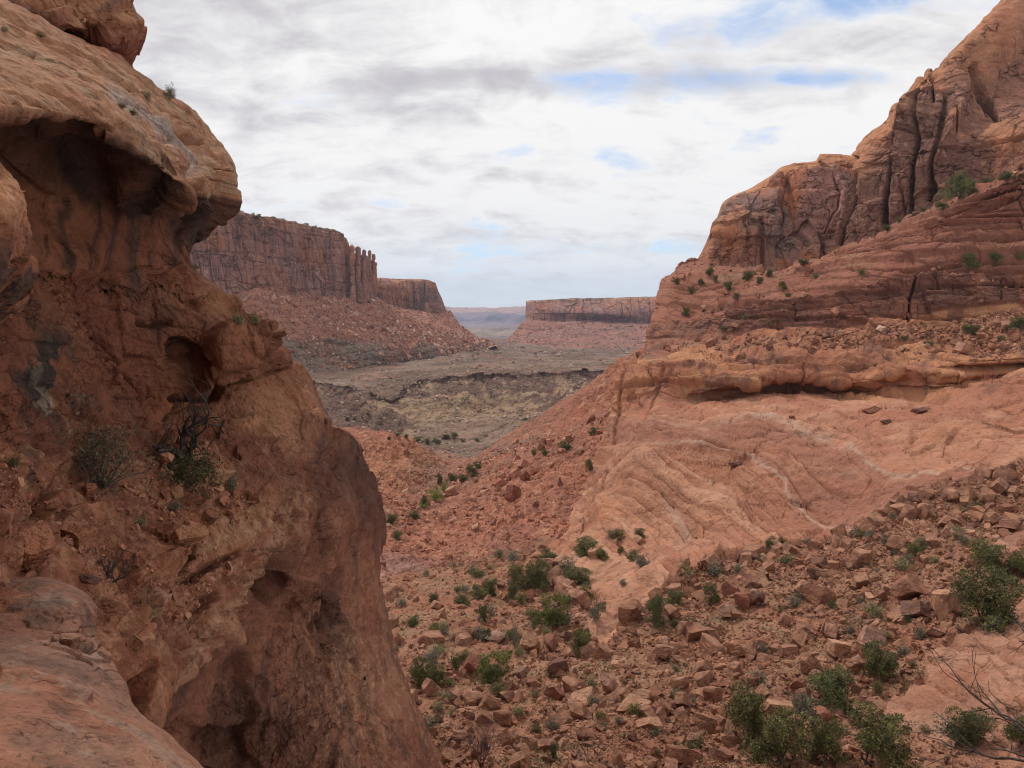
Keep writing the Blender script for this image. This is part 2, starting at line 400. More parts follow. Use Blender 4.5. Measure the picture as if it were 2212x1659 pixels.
# ---- far plateau across the river
V, H = surf([[(850, 745, 5500), (1300, 745, 5500)], [(850, 722, 7500), (1300, 722, 7500)], [(850, 712, 9500), (1060, 716, 9000), (1300, 712, 9500)],
             [(850, 702, 10500), (1060, 703, 10500), (1300, 702, 10500)], [(850, 682, 10800), (1060, 684, 10800), (1300, 682, 10800)],
             [(850, 678, 11500), (1300, 678, 11500)], [(850, 671, 12500), (1060, 670.5, 12500), (1300, 671, 12500)], [(850, 671.5, 15000), (1300, 671.5, 15000)]], 400, 160)
n = normals(V); V = V + n * (fbm(V, 900, 5, 3)[..., None] * 70 + (ridged(V, 500, 3, 5, (1, 1, .2)) * 60)[..., None])
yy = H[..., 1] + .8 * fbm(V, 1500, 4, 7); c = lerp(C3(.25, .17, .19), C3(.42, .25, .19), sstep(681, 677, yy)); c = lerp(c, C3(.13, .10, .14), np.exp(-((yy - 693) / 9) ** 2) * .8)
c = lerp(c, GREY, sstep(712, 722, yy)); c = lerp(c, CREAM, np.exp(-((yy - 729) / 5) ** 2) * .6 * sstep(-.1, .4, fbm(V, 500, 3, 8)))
V = edgepad(H, V, 'B', 4, .02)[1][4:]
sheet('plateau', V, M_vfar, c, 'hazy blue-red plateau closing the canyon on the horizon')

def cliff_color(V, s, seed, base=MAUVE, hi=RED, varn=VARN, vk=.75):
    c = lerp(base, hi, sstep(-.25, .35, fbm(V, 9 * s, 4, seed, st=(1, 1, .5))))
    streak = fbm(V, 2.0 * s, 5, seed + 3, .62, (1, 1, .08)); big = fbm(V, 14 * s, 2, seed + 4)
    c = lerp(c, varn, sstep(.0, .42, streak + .5 * big) * vk)
    c = lerp(c, TAN * .95, sstep(.28, .5, fbm(V, 2.6 * s, 4, seed + 6, .6, (1, 1, .3))) * .45)
    return c
def cliff_relief(V, n, s, seed, amp=1.0, ang=.3):
    n = flat(n)
    b, gr = joints(V, 22 * s, 4.2 * s, seed, ang, .5, gw=.035, vz=.12); d = b * 2.4 * s - 1.7 * s * gr * sstep(-.4, .1, fbm(V, 9 * s, 2, seed + 1))
    b, gr = joints(V, 9 * s, 1.6 * s, seed + 9, ang, .5, gw=.06, vz=.15); d = d + b * .9 * s - .45 * s * gr
    b, gr = joints(V, 1.6 * s, 2.4 * s, seed + 10, ang, .5, gw=.06); d = d + b * .25 * s + facets(V, 5 * s, seed + 11, (1, 1, .4)) * 1.6 * s
    d = d + fbm(V, 12 * s, 5, seed + 2, .55, (1, 1, .5)) * 2.2 * s
    st, k, fr = strata(V, 5 * s, .5 * s, seed + 4); d = d + st * .8
    return n * (d * amp)[..., None]

# ---- right far mesa
base = [(1110, 693, 2550), (1134, 691, 2500), (1290, 692, 2500), (1400, 697, 2450), (1480, 700, 2400)]
top = [(1136, 650, 2560), (1150, 649, 2560), (1250, 645, 2560), (1330, 643, 2550), (1410, 641, 2500), (1480, 640, 2450)]
V, H = surf([[(1134, 700, 2470), (1480, 708, 2380)], [(1135, 691, 2500)] + base[2:], [(1135, 676, 2520), (1480, 682, 2420)], [(1136, 656, 2545), (1250, 652, 2545), (1480, 648, 2440)],
             top, [(1137, 650.5, 2800), (1250, 645.5, 2800), (1480, 640.5, 2700)], [(1137, 660, 3300), (1480, 655, 3300)]], 620, 230)
n = normals(V); fade = sstep(2750, 2600, V[..., 1])[..., None]
V = V + cliff_relief(V, n, 7, 21, .8, 0.) * fade * efade(V, 'L', 40, .1)[..., None]
c = cliff_color(V, 8, 22, MAUVE * 1.0, RED * .9, VARN * 1.3, .8); yy = H[..., 1] - np.interp(H[..., 0], [1136, 1410], [650, 641])
c = lerp(c, TAN * .9, sstep(9, 2, yy) * sstep(-.2, .2, fbm(V, 30, 3, 2, st=(1, 1, 4))) * .8); c = lerp(c, OLIVE * .7, sstep(.8, -.2, yy))
H, V = edgepad(H, V, 'L', 6, .012); c = np.concatenate([np.repeat(c[:, :1], 6, 1), c], 1)
mesa3 = sheet('mesa', V, M_far, c, 'long flat-topped mesa right of the gap, far down the canyon')
V, H = surf([[(1020, 765, 1750), (1200, 768, 1750), (1480, 775, 1800)], [(1045, 748, 2000), (1200, 752, 1950), (1480, 758, 1950)], [(1075, 738, 2200), (1200, 742, 2100), (1300, 744, 2080), (1480, 748, 2080)],
             [(1105, 715, 2350), (1200, 718, 2280), (1480, 722, 2250)],
             [(1134, 690, 2520), (1290, 691, 2520), (1400, 696, 2480), (1480, 698, 2420)], [(1140, 692, 2700), (1480, 700, 2600)]], 560, 220)
n = normals(V); yy = H[..., 1]
st, k, fr = strata(V, 16, 9, 31, .3)
V = V + n * (fbm(V, 120, 6, 30, .6) * 8 - 6 + np.where(yy > 740, st * 1.8, st * .8) + ridged(V * np.array([1, .3, 0]), 60, 4, 33) * -9 * sstep(690, 705, yy))[..., None]
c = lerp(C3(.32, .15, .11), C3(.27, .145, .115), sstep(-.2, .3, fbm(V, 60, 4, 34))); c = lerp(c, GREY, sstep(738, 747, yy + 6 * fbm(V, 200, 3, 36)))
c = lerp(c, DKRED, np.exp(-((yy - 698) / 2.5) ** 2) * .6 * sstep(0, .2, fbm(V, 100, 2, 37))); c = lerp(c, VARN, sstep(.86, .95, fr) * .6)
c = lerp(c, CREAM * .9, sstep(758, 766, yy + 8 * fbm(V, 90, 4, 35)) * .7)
H, V = edgepad(H, V, 'L', 5, .02); c = np.concatenate([np.repeat(c[:, :1], 5, 1), c], 1)
LAND['mesa3t'] = (V, H); sheet('talus_slope', V, M_fart, c, 'red talus under the far right mesa')

# ---- second butte (behind the spires)
V, H = surf([[(790, 690, 1500), (878, 690, 1500), (978, 700, 1560)], [(790, 664, 1510), (840, 668, 1515), (878, 678, 1520), (930, 672, 1540), (972, 690, 1570)], [(790, 640, 1530), (860, 640, 1530), (920, 640, 1550), (962, 664, 1580)],
             [(790, 612, 1545), (860, 612, 1545), (915, 616, 1560), (954, 642, 1590)], [(790, 600, 1560), (813, 600, 1560), (860, 602, 1565), (912, 604.5, 1580), (940, 611, 1600), (945, 627, 1610)],
             [(790, 601, 1800), (912, 606, 1800), (940, 613, 1800), (946, 630, 1800)], [(790, 640, 2000), (912, 640, 2000), (946, 650, 2000)]], 420, 240)
n = normals(V); V = V + efade(V, 'R', 50, .1)[..., None] * cliff_relief(V, n, 5.0, 41, .8) * sstep(1780, 1640, V[..., 1])[..., None]
c = cliff_color(V, 5, 42, MAUVE * .9, RED * .75, VARN * 1.05, .8); yy = H[..., 1] - np.interp(H[..., 0], [813, 912, 945], [600, 604.5, 616])
c = lerp(c, TAN * .85, sstep(9, 2, yy) * sstep(-.1, .2, fbm(V, 20, 3, 2, st=(1, 1, 4))) * .7); c = lerp(c, RED, sstep(672, 680, H[..., 1]))
H, V = edgepad(H, V, 'R', 6, .02); c = np.concatenate([c, np.repeat(c[:, -1:], 6, 1)], 1)
sheet('butte', V, M_far, c, 'stepped butte standing behind the rock spires')
V, H = surf([[(820, 760, 1200), (940, 758, 1300), (1075, 752, 1500)], [(820, 730, 1300), (940, 735, 1380), (1068, 742, 1580)], [(820, 700, 1400), (900, 705, 1430), (1030, 726, 1600)],
             [(820, 665, 1480), (880, 676, 1500), (940, 680, 1540), (968, 683, 1570), (1000, 706, 1600)], [(820, 655, 1540), (880, 668, 1550), (962, 672, 1620), (985, 694, 1650)], [(820, 690, 1700), (990, 710, 1750)]], 320, 200)
n = normals(V); V = V + n * (fbm(V, 70, 6, 50, .6) * 8 + ridged(V, 40, 4, 53) * 4 + strata(V, 18, 5, 51)[0] * .4)[..., None]
c = lerp(C3(.40, .18, .12), C3(.33, .17, .125), sstep(-.2, .3, fbm(V, 40, 4, 54)))
H, V = edgepad(H, V, 'R', 5, .03); c = np.concatenate([c, np.repeat(c[:, -1:], 5, 1)], 1)
LAND['t2'] = (V, H); sheet('talus_slope', V, M_fart, c, 'red talus under the stepped butte')

# ---- left mesa and its spires
crest = [(280, 440, 840), (420, 448, 865), (494, 459, 890), (565, 469, 925), (612, 477, 960), (659, 488, 1005), (700, 496, 1045), (735, 505, 1085), (742, 512, 1092), (751, 521, 1102), (753, 545, 1110), (770, 548, 1130), (790, 556, 1165), (806, 566, 1190), (813.5, 570, 1200)]
def dn(pts, f, dd, ref):   # a line part way down from the crest to the foot
    r = np.array(ref, float); return [(x, y + (np.interp(x, r[:, 0], r[:, 1]) - y) * f, d - dd) for x, y, d in pts]
foot = [(280, 628), (513, 633), (641, 633), (742, 647), (813.5, 646)]
V, H = surf([[(x, y + 14, d - 30) for x, y, d in dn(crest, 1, 0, foot)], dn(crest, 1, 22, foot), dn(crest, .6, 14, foot), dn(crest, .2, 8, foot), dn(crest, .06, 3, foot), crest,
             [(x, y + 1, d + 90) for x, y, d in crest], [(x, y + 30, d + 260) for x, y, d in crest]], 900, 330)
n = normals(V); lim = (V[..., 1] - np.interp(H[..., 0], [c_[0] for c_ in crest], [c_[2] for c_ in crest])); fade = sstep(70, 15, lim)[..., None]
V = V + cliff_relief(V, n, 3.6, 61, .85, 1.2) * fade * efade(V, 'R', 110, .1)[..., None]
s_, k_, f_ = strata(V, 4.2, 2.4, 66, .3); cy_ = H[..., 1] - np.interp(H[..., 0], [c_[0] for c_ in crest], [c_[1] for c_ in crest])
V = V + n * (s_ * sstep(22, 10, cy_) * (lim < 10))[..., None] + np.array([0, 0, 1.0]) * (np.abs(fbm(V, 12, 3, 68)) * 3.5 * sstep(3, 0, cy_))[..., None]
c = cliff_color(V, 4, 62, MAUVE * .92, RED * .72, VARN * 1.0, .8)
c = lerp(c, MAUVE * 1.15, bl(H, 560, 570, 60, 60) * .7 * sstep(-.3, .3, fbm(V, 30, 3, 64, st=(1, 1, .3)))); c = lerp(c, TAN * .8, sstep(22, 6, cy_) * sstep(0, .3, fbm(V, 12, 3, 65, st=(1, 1, 3))) * .6)
c = lerp(c, OLIVE * .8, sstep(1.5, -.5, cy_) * .7)
H, V = edgepad(H, V, 'R', 6, .02); c = np.concatenate([c, np.repeat(c[:, -1:], 6, 1)], 1)
mesa1 = sheet('mesa', V, M_far, c, 'dark red mesa wall on the left, ending in a row of thin spires')
for i, (sx, sy, w, sh) in enumerate([(760.5, 528, 5.6, 1), (773.4, 531, 5.6, 0), (785.8, 538.5, 4.4, 1), (792, 551, 4.0, 1), (798.6, 539.5, 3.2, 1), (806.6, 548, 3.6, 1), (811.5, 566, 2.6, 0)]):
    nh, na = 150, 40; yb = 652; D = 1085 + (sx - 760) * 2.1
    cen = unproj(np.full(nh, sx), np.linspace(yb, sy, nh), np.full(nh, D)); t = np.linspace(0, 1, nh)
    wid = w * K / F * D; rad = wid * (1.5 - .62 * t) * np.sqrt(np.clip(1 - ((t - .94) / .06).clip(0, 1) ** 2, .02, 1)) * (1 - .25 * sh * np.exp(-((t - .86) / .02) ** 2))
    a = np.linspace(0, 2 * math.pi, na + 1)
    P = cen[:, None] + rad[:, None, None] * np.stack([np.cos(a), 1.6 * np.sin(a), 0 * a], -1)[None]
    nn = np.stack([np.cos(a), np.sin(a), 0 * a], -1)[None] * np.ones((nh, 1, 1))
    Q = P.copy(); Q[:, -1] = Q[:, 0]
    P = P + nn * (fbm(Q, 14, 4, 70 + i, .6, (1, 1, .4)) * 2.6 + strata(Q, 7, 1.6, 75 + i)[0] + (worley(Q, 5, i, (1, 1, .2))[2] - .5) * 1.2)[..., None] * min(1, wid / 5)
    P[-1] = cen[-1]; cc = cliff_color(P, 3, 80 + i, MAUVE * 1.05, RED * .8, VARN * 1.2, .5)
    o = mesh_obj('spire', P, grid_faces(nh, na + 1, False), M_far, cc, parent=mesa1)
V, H = surf([[(280, 800, 790), (560, 818, 815), (700, 808, 850), (800, 796, 960), (900, 784, 1080), (1000, 768, 1260), (1075, 752, 1700)],
             [(280, 770, 790), (560, 780, 825), (700, 778, 885), (800, 770, 965), (900, 760, 1080), (1000, 750, 1300), (1072, 744, 1560)],
             [(280, 735, 795), (560, 740, 835), (700, 738, 912), (800, 735, 985), (900, 736, 1110), (980, 738, 1300), (1060, 741, 1580)],
             [(280, 680, 815), (560, 685, 860), (700, 690, 950), (800, 690, 1060), (870, 705, 1140), (940, 718, 1280), (1050, 739.5, 1600)],
             [(280, 625, 835), (513, 629, 875), (641, 629, 985), (742, 641, 1095), (775, 648, 1150), (813, 646, 1190), (840, 662, 1220), (864, 676, 1250), (919, 699, 1330), (980, 723, 1460), (1040, 738, 1620)],
             [(280, 640, 1000), (641, 650, 1100), (813, 670, 1300), (864, 690, 1330), (919, 710, 1420), (980, 730, 1560), (1040, 742, 1700)]], 760, 330)
n = normals(V); yy = H[..., 1]; xx = H[..., 0]
rgh = ridged(V, 26, 4, 83); st, k, fr = strata(V, 9, 5, 84, .25)
led = sstep(738, 748, yy)
V = V + n * (fbm(V, 60, 6, 81, .62) * 6.5 + rgh * 2.4 * (1 - led * .6) + st * (.25 + .35 * led) - ridged(V * np.array([1, .25, 0]), 30, 3, 79) * 5 * (1 - led) + fbm(V, 5, 3, 85) * .9 + facets(V, 7, 90) * 2.2)[..., None]
V[..., 2] += ridged(V, 70, 2, 86, (1, .3, 0.2)) * 4 * (1 - led)
c = lerp(C3(.37, .16, .105), C3(.29, .135, .095), sstep(-.25, .3, fbm(V, 34, 4, 87))); c = lerp(c, TAN * .95, sstep(.25, .45, fbm(V, 7, 4, 88, .6)) * .5)
gl = np.interp(xx, [560, 700, 770, 800, 850, 900, 1000, 1060], [742, 745, 742, 745, 790, 745, 742, 741])
c = lerp(c, GREY, sstep(-6, 6, yy - gl + 16 * fbm(V, 50, 4, 89))); c = lerp(c, C3(.25, .215, .18), bl(H, 812, 760, 45, 18) * .9)
c = lerp(c, VARN, sstep(.88, .97, fr) * led * .5); c = lerp(c, VARN, line(H, [(702, 740), (756, 741)], 1.6) * .9); c = lerp(c, VARN, line(H, [(960, 741), (1058, 741.5)], 1.3) * .8)
V += n * ((line(H, [(702, 743), (756, 744)], 2) + line(H, [(940, 743), (1058, 743)], 1.5)) * -3)[..., None]
V, H, c = V, H, c
H, V = edgepad(H, V, 'R', 5, .02); c = np.concatenate([c, np.repeat(c[:, -1:], 5, 1)], 1)
LAND['t1'] = (V, H); sheet('talus_slope', V, M_fart, c, 'bouldery red talus slope under the spired mesa')

# ---- valley floor, badlands and benches
V, H = surf([[(380, 1090, 240), (1480, 1090, 300)], [(380, 1010, 330), (800, 1005, 340), (1000, 1010, 340), (1200, 960, 370), (1480, 890, 400)],
             [(380, 945, 440), (800, 940, 450), (1000, 955, 460), (1200, 905, 510), (1480, 850, 560)], [(380, 905, 520), (750, 905, 540), (900, 925, 550), (1050, 910, 590), (1200, 868, 640), (1480, 835, 680)],
             [(380, 868, 620), (683, 855, 640), (773, 858, 640), (860, 885, 625), (920, 866, 665), (1050, 856, 700), (1200, 838, 740), (1480, 815, 770)],
             [(380, 850, 680), (683, 832, 690), (750, 836, 690), (800, 850, 680), (843, 873, 650), (875, 848, 710), (920, 822, 765), (1000, 816, 790), (1093, 812, 800), (1200, 808, 810), (1315, 806, 820), (1480, 800, 830)],
             [(380, 843, 684), (683, 825, 694), (750, 828, 694), (800, 841, 684), (843, 864, 656), (875, 838, 716), (920, 814, 770), (1000, 807, 795), (1093, 802.5, 806), (1200, 799.5, 816), (1315, 796.5, 826), (1480, 790, 836)],
             [(380, 822, 780), (683, 812, 800), (800, 815, 800), (875, 808, 830), (1000, 800, 870), (1100, 796, 900), (1200, 794, 910), (1320, 791, 920), (1480, 780, 1000)],
             [(380, 795, 900), (800, 788, 1000), (900, 780, 1070), (1000, 772, 1150), (1100, 770, 1250), (1200, 774, 1250), (1315, 778, 1200), (1480, 770, 1300)],
             [(380, 770, 1000), (800, 763, 1150), (900, 756, 1330), (1000, 748, 1550), (1050, 745, 1700), (1100, 747, 1850), (1200, 756, 1750), (1315, 760, 1700), (1480, 757, 1850)],
             [(380, 745, 1300), (900, 742, 1700), (1000, 739, 2200), (1060, 735, 2900), (1110, 736, 2700), (1200, 744, 2300), (1480, 747, 2300)],
             [(380, 733, 3000), (960, 730, 5000), (1060, 727, 6500), (1150, 727, 6500), (1480, 732, 5000)]], 980, 560)
n = normals(V); xx, yy = H[..., 0], H[..., 1]
rim = np.array([(380, 846), (683, 828), (750, 832), (800, 846), (843, 868), (875, 843), (920, 818), (1000, 812), (1093, 807), (1200, 804), (1315, 801), (1480, 795)])
rl = yy - np.interp(xx, rim[:, 0], rim[:, 1])      # below the rim: positive
bad = sstep(2, 10, rl) * sstep(150, 60, rl) * sstep(1010, 930, yy); far = sstep(1400, 2000, V[..., 1])
gully = ridged((V + 9 * fbm(V, 30, 3, 90)[..., None]) * np.array([1, .10, 0]), 20, 4, 91)
st, k, fr = strata(V, 5.5, 4.0, 92, .25)
V = V + n * (fbm(V, 45, 6, 93, .62) * (4.5 + .5 * bad) + bad * (st * 1.1 - gully * 7 + 4) + (1 - bad) * (st * .35 + ridged(V, 22, 3, 94) * 1.2) * (1 - far))[..., None]
V = V + n * (sstep(-9, -1, rl) * sstep(9, 3, rl) * (worley(V, 9, 95, (1, 1, .5))[2] - .4) * 7)[..., None]
V = V + n * (bad * (worley(V, 5, 96)[2] - .5) * 3.2 * sstep(-.2, .3, fbm(V, 40, 3, 97)))[..., None]
c = lerp(GREY * .95, C3(.31, .235, .19), sstep(-.2, .3, fbm(V, 70, 4, 98))); nb = fbm(V, 28, 5, 99, .6)
soft = lerp(OLIVE, CREAM, sstep(-.1, .35, nb + .25 * sstep(30, 90, rl)))
rub = lerp(VARN * 1.25, GREY * .85, sstep(-.3, .3, fbm(V, 6, 4, 100, .7)))
cb = lerp(soft, rub, sstep(.12, -.12, nb + sstep(30, 75, rl) * .45 * np.exp(-((xx - 1060) / 190) ** 2) - .27 + .5 * bl(H, 1000, 890, 110, 35) - .5 * bl(H, 740, 900, 90, 50)))
cb = lerp(cb, VARN, sstep(.80, .93, fr) * .55 * sstep(-.3, .1, fbm(V, 25, 3, 87))); c = lerp(c, cb, bad)
for (a, b, w) in ((875, 856, 5), (938, 852, 6), (1050, 852, 5), (1212, 830, 6), (1090, 835, 6), (810, 872, 22)):
    c = lerp(c, CREAM, bl(H, a, b, w, 24, -28 if a > 850 else -62) * sstep(-.4, .2, nb) * .95)
c = lerp(c, VARN * .7, sstep(-2.5, 0, rl) * sstep(9, 5, rl) * sstep(-.7, -.1, fbm(V, 15, 3, 101)))
V = V + n * ((ledge(H, rim, 7, 8, 1.2) + ledge(H, [(1080, 765), (1230, 762), (1460, 770)], 4, 10, 1.0) + ledge(H, [(1140, 752), (1200, 750), (1260, 753), (1460, 756)], 8, 8, 1.0)))[..., None]
c = lerp(c, VARN, line(H, [(1225, 757), (1300, 760), (1420, 766)], 1.6) * .7 + line(H, [(1145, 760), (1200, 763)], 2.5) * .8)
c = lerp(c, C3(.36, .20, .14), sstep(.05, .35, fbm(V, 90, 4, 102)) * sstep(930, 960, yy) * .8)
c = lerp(c, CREAM * .85, line(H, [(930, 797), (1100, 790), (1200, 795)], 4) * sstep(-.1, .3, fbm(V, 16, 4, 103)) * .9)
c = lerp(c, C3(.35, .19, .14), sstep(-4, -14, rl) * sstep(.1, .4, fbm(V, 60, 4, 104)) * .6)
sl = 1 - np.abs(normals(V)[..., 2]); c = lerp(c, VARN, sstep(.5, .75, sl) * (1 - bad) * sstep(-.3, .2, fbm(V, 20, 3, 105)) * .8 * (V[..., 1] > 1000))
c = lerp(c, VARN, sstep(.82, .93, fr) * (1 - bad) * .5 * sstep(-.2, .2, fbm(V, 60, 3, 88)))
c = c * C3(.77, .70, .66)
LAND['valley'] = (V, H); sheet('valley_floor', V, M_fart, c, 'grey-green valley floor with badland slopes under a dark rim')

# ---- red slope and gully in the middle distance
V, H = surf([[(380, 1400, 70), (1500, 1360, 74)], [(380, 1260, 92), (840, 1250, 93), (1000, 1240, 93), (1200, 1210, 96), (1500, 1150, 120)],
             [(380, 1170, 118), (780, 1160, 122), (900, 1155, 128), (1050, 1145, 128), (1200, 1115, 130), (1500, 1080, 160)],
             [(380, 1085, 160), (780, 1080, 165), (880, 1088, 176), (940, 1080, 184), (1050, 1050, 172), (1200, 1020, 164), (1300, 985, 165), (1500, 940, 190)],
             [(380, 1000, 200), (780, 1000, 210), (880, 1015, 222), (960, 1022, 240), (1020, 1005, 238), (1120, 965, 228), (1250, 920, 220), (1340, 880, 212), (1500, 830, 235)],
             [(380, 900, 232), (780, 932, 250), (840, 938, 258), (900, 965, 275), (980, 1003, 295), (1010, 1000, 300), (1080, 955, 300), (1180, 895, 290), (1270, 840, 278), (1345, 788, 265), (1500, 700, 275)],
             [(380, 905, 270), (780, 945, 300), (900, 975, 330), (980, 1012, 345), (1080, 965, 360), (1180, 905, 350), (1345, 800, 320), (1500, 715, 320)]], 820, 520)
n = normals(V); xx, yy = H[..., 0], H[..., 1]
fade = sstep(315, 300, V[..., 1])
V = V + n * ((fbm(V, 26, 6, 111, .62) * 3.0 + ridged(V, 9, 4, 112) * 1.1 + (worley(V, 3.0, 113)[2] - .5) * .7 + fbm(V, 1.6, 3, 114) * .35) * (.35 + .65 * fade))[..., None]
c = lerp(C3(.33, .135, .085), C3(.26, .11, .075), sstep(-.2, .3, fbm(V, 14, 4, 115))); c = lerp(c, TAN * .95, sstep(.22, .42, fbm(V, 3, 4, 116, .6)) * .45)
c = lerp(c, ORANGE * .9, sstep(960, 930, yy) * .0 + bl(H, 850, 1010, 90, 60) * .5)
c = lerp(c, GREY, np.clip(bl(H, 1090, 985, 110, 20, -24) * 1.2 * sstep(-.3, .2, fbm(V, 18, 4, 117)) + bl(H, 930, 1030, 60, 40) * .5, 0, 1))
c = lerp(c, C3(.28, .16, .14), bl(H, 880, 1240, 70, 35))
LAND['red'] = (V, H); sheet('red_slope', V, M_talus, c, 'red rubble slope falling to the gully in the middle of the canyon')

# ---- back buttress and big cliff on the right
crest = [(1553, 458, 358), (1560, 440, 358), (1580, 425, 358), (1620, 408, 358), (1640, 395, 358), (1665, 378, 357), (1690, 360, 356), (1720, 353, 355), (1764, 346, 354), (1772, 332, 354), (1810, 333, 352), (1856, 337, 350), (1900, 335, 350)]
V, H = surf([[(1440, 640, 300), (1640, 640, 305), (1860, 560, 300)], [(1490, 585, 330), (1560, 600, 328), (1640, 605, 322), (1720, 590, 318), (1860, 530, 315)], [(1511, 553, 335), (1560, 535, 330), (1640, 540, 328), (1720, 530, 324), (1865, 490, 320)],
             [(1530, 515, 342), (1580, 485, 336), (1640, 475, 333), (1720, 450, 330), (1880, 430, 325)], [(1546, 480, 350), (1590, 445, 343), (1640, 430, 340), (1720, 395, 337), (1890, 385, 332)],
             crest, [(x, y + 6, d + 60) for x, y, d in crest], [(x, y + 40, d + 130) for x, y, d in crest]], 560, 470)
n = normals(V) * efade(V, 'L', 70, .05)[..., None] * (.1 + .9 * sstep(0, 26, H[..., 1] - np.interp(H[..., 0], [p[0] for p in crest], [p[1] for p in crest])))[..., None]; xx, yy = H[..., 0], H[..., 1]
cid, cg_ = joints(V, 34, 17, 121, .2, .6, gw=.03); gid, gg_ = joints(V, 9, 6, 122, .2, .6, gw=.05)
V = V + n * (fbm(V, 30, 5, 123) * 4.5 + cid * 4.5 - 1.6 * cg_ * sstep(-.2, .2, fbm(V, 30, 2, 129)) + gid * .7 - .3 * gg_ + facets(V, 18, 119, (1, 1, .4)) * 4.5 + facets(V, 5, 118, (1, 1, .5)) * .7 + strata(V, 14, 1.6, 124, .8)[0])[..., None]
dk = line(H, [(1700, 385), (1712, 440), (1725, 500), (1745, 528)], 7) + line(H, [(1645, 490), (1648, 580)], 4)
V = V - n * (dk * 3)[..., None]
V = V + n * ((bl(H, 1620, 500, 34, 50) + bl(H, 1540, 500, 30, 30)) * 4)[..., None]
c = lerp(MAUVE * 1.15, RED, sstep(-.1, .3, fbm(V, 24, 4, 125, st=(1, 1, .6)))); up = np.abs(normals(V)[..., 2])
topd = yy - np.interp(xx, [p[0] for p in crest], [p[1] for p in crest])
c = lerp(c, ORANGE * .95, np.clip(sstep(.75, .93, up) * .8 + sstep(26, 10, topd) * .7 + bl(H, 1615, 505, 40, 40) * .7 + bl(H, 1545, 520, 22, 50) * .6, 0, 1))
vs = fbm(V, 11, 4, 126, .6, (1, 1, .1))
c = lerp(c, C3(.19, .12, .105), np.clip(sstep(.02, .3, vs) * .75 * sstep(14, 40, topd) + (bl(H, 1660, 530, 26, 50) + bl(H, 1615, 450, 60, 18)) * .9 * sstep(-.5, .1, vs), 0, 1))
c = lerp(c, GREY * 1.1, bl(H, 1560, 595, 90, 30) * .5)
H, V = edgepad(H, V, 'L', 6, .03); c = np.concatenate([np.repeat(c[:, :1], 6, 1), c], 1)
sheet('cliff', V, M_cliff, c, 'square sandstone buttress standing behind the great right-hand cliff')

crest = [(1856, 337, 262), (1866, 313, 262), (1885, 287, 262), (1908, 270, 262), (1931, 255, 262), (1945, 237, 262), (1955, 213, 262), (1966, 197, 262), (1973, 182, 262), (1985, 167, 262), (1997, 167, 262), (1999, 155, 262), (2006, 146, 262), (2013, 146, 262), (2016, 152, 262), (2020, 148, 262), (2026, 145, 262), (2041, 125, 262), (2080, 92, 263), (2118, 58, 265), (2175, 0, 268), (2300, -130, 275), (2440, -260, 280)]
V, H = surf([[(1780, 640, 248), (1960, 580, 232), (2212, 480, 205), (2440, 390, 190)], [(1795, 540, 252), (1860, 508, 246), (1960, 463, 238), (2040, 438, 230), (2120, 402, 222), (2212, 366, 212), (2440, 280, 198)],
             [(1800, 495, 253), (1850, 465, 248), (1950, 400, 240), (2040, 355, 233), (2120, 330, 224), (2212, 285, 216), (2440, 200, 204)],
             [(1822, 425, 255), (1870, 385, 250), (1950, 325, 242), (2040, 275, 236), (2120, 250, 236), (2160, 262, 228), (2212, 250, 226), (2440, 130, 216)],
             [(1845, 368, 258), (1885, 320, 253), (1950, 262, 247), (2010, 205, 245), (2050, 175, 246), (2120, 190, 250), (2212, 165, 250), (2440, 30, 240)],
             crest, [(x, y + 4, d + 25) for x, y, d in crest], [(x + 10, y + 50, d + 90) for x, y, d in crest]], 820, 760)
n = normals(V); xx, yy = H[..., 0], H[..., 1]
topd = yy - np.interp(xx, [p[0] for p in crest], [p[1] for p in crest]); face = sstep(8, 50, topd) * sstep(2215, 2090, xx + (yy - 250) * -.3)
face = np.maximum(face, sstep(60, 120, topd) * .6)
cid, cg_ = joints(V, 60, 10, 132, .2, .5, gw=.04, vz=.3); gid, gg_ = joints(V, 9, 3.4, 133, .2, .5, gw=.06)
V = V + n * ((fbm(V, 24, 6, 134, .55) * 3.6) + face * (cid * 3.6 - 1.8 * cg_ * sstep(-.2, .2, fbm(V, 20, 2, 139)) + gid * .7 - .3 * gg_ + facets(V, 12, 140, (1, 1, .35)) * 4 + facets(V, 4, 138, (1, 1, .4)) * .7) + strata(V, 9, .6, 135, 1.0)[0])[..., None]
Hc = H + np.stack([5 * fbm(V, 14, 4, 128), 0 * xx, 0 * xx], -1); wv_ = 1 + .8 * fbm(V, 16, 3, 127)
cr = (line(Hc, [(1922, 290), (1917, 380), (1913, 470), (1912, 500)], 6) * 5 + line(Hc, [(1992, 200), (1985, 260), (1980, 330), (1974, 400), (1970, 470)], 4.5) * 4 + line(Hc, [(2042, 215), (2030, 290), (2020, 350), (2010, 430)], 5) * 4
      + line(Hc, [(2010, 165), (2015, 190), (2018, 230)], 2.5) * 3 + line(Hc, [(1985, 180), (1992, 205)], 2) * 2 + line(Hc, [(2112, 145), (2125, 200), (2150, 255), (2160, 262)], 7) * 4 + line(Hc, [(1955, 220), (1962, 270), (1990, 255)], 2) * 1.5 + line(Hc, [(1838, 420), (1815, 480), (1808, 530)], 4) * 3)
cr = cr * np.clip(wv_, .2, 1.6)
V = V - n * cr[..., None]
V = V + n * (bl(H, 1965, 245, 24, 30) * 3 + bl(H, 2000, 240, 18, 34) * 3 + bl(H, 1860, 380, 22, 26) * 3.5 + bl(H, 2060, 250, 26, 90, 12) * 5 + bl(H, 1940, 300, 20, 60) * 2)[..., None]
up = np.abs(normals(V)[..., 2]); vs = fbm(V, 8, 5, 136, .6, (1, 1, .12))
c = lerp(C3(.36, .16, .105), C3(.44, .20, .12), sstep(-.2, .3, fbm(V, 16, 4, 137, st=(1, 1, .7))))
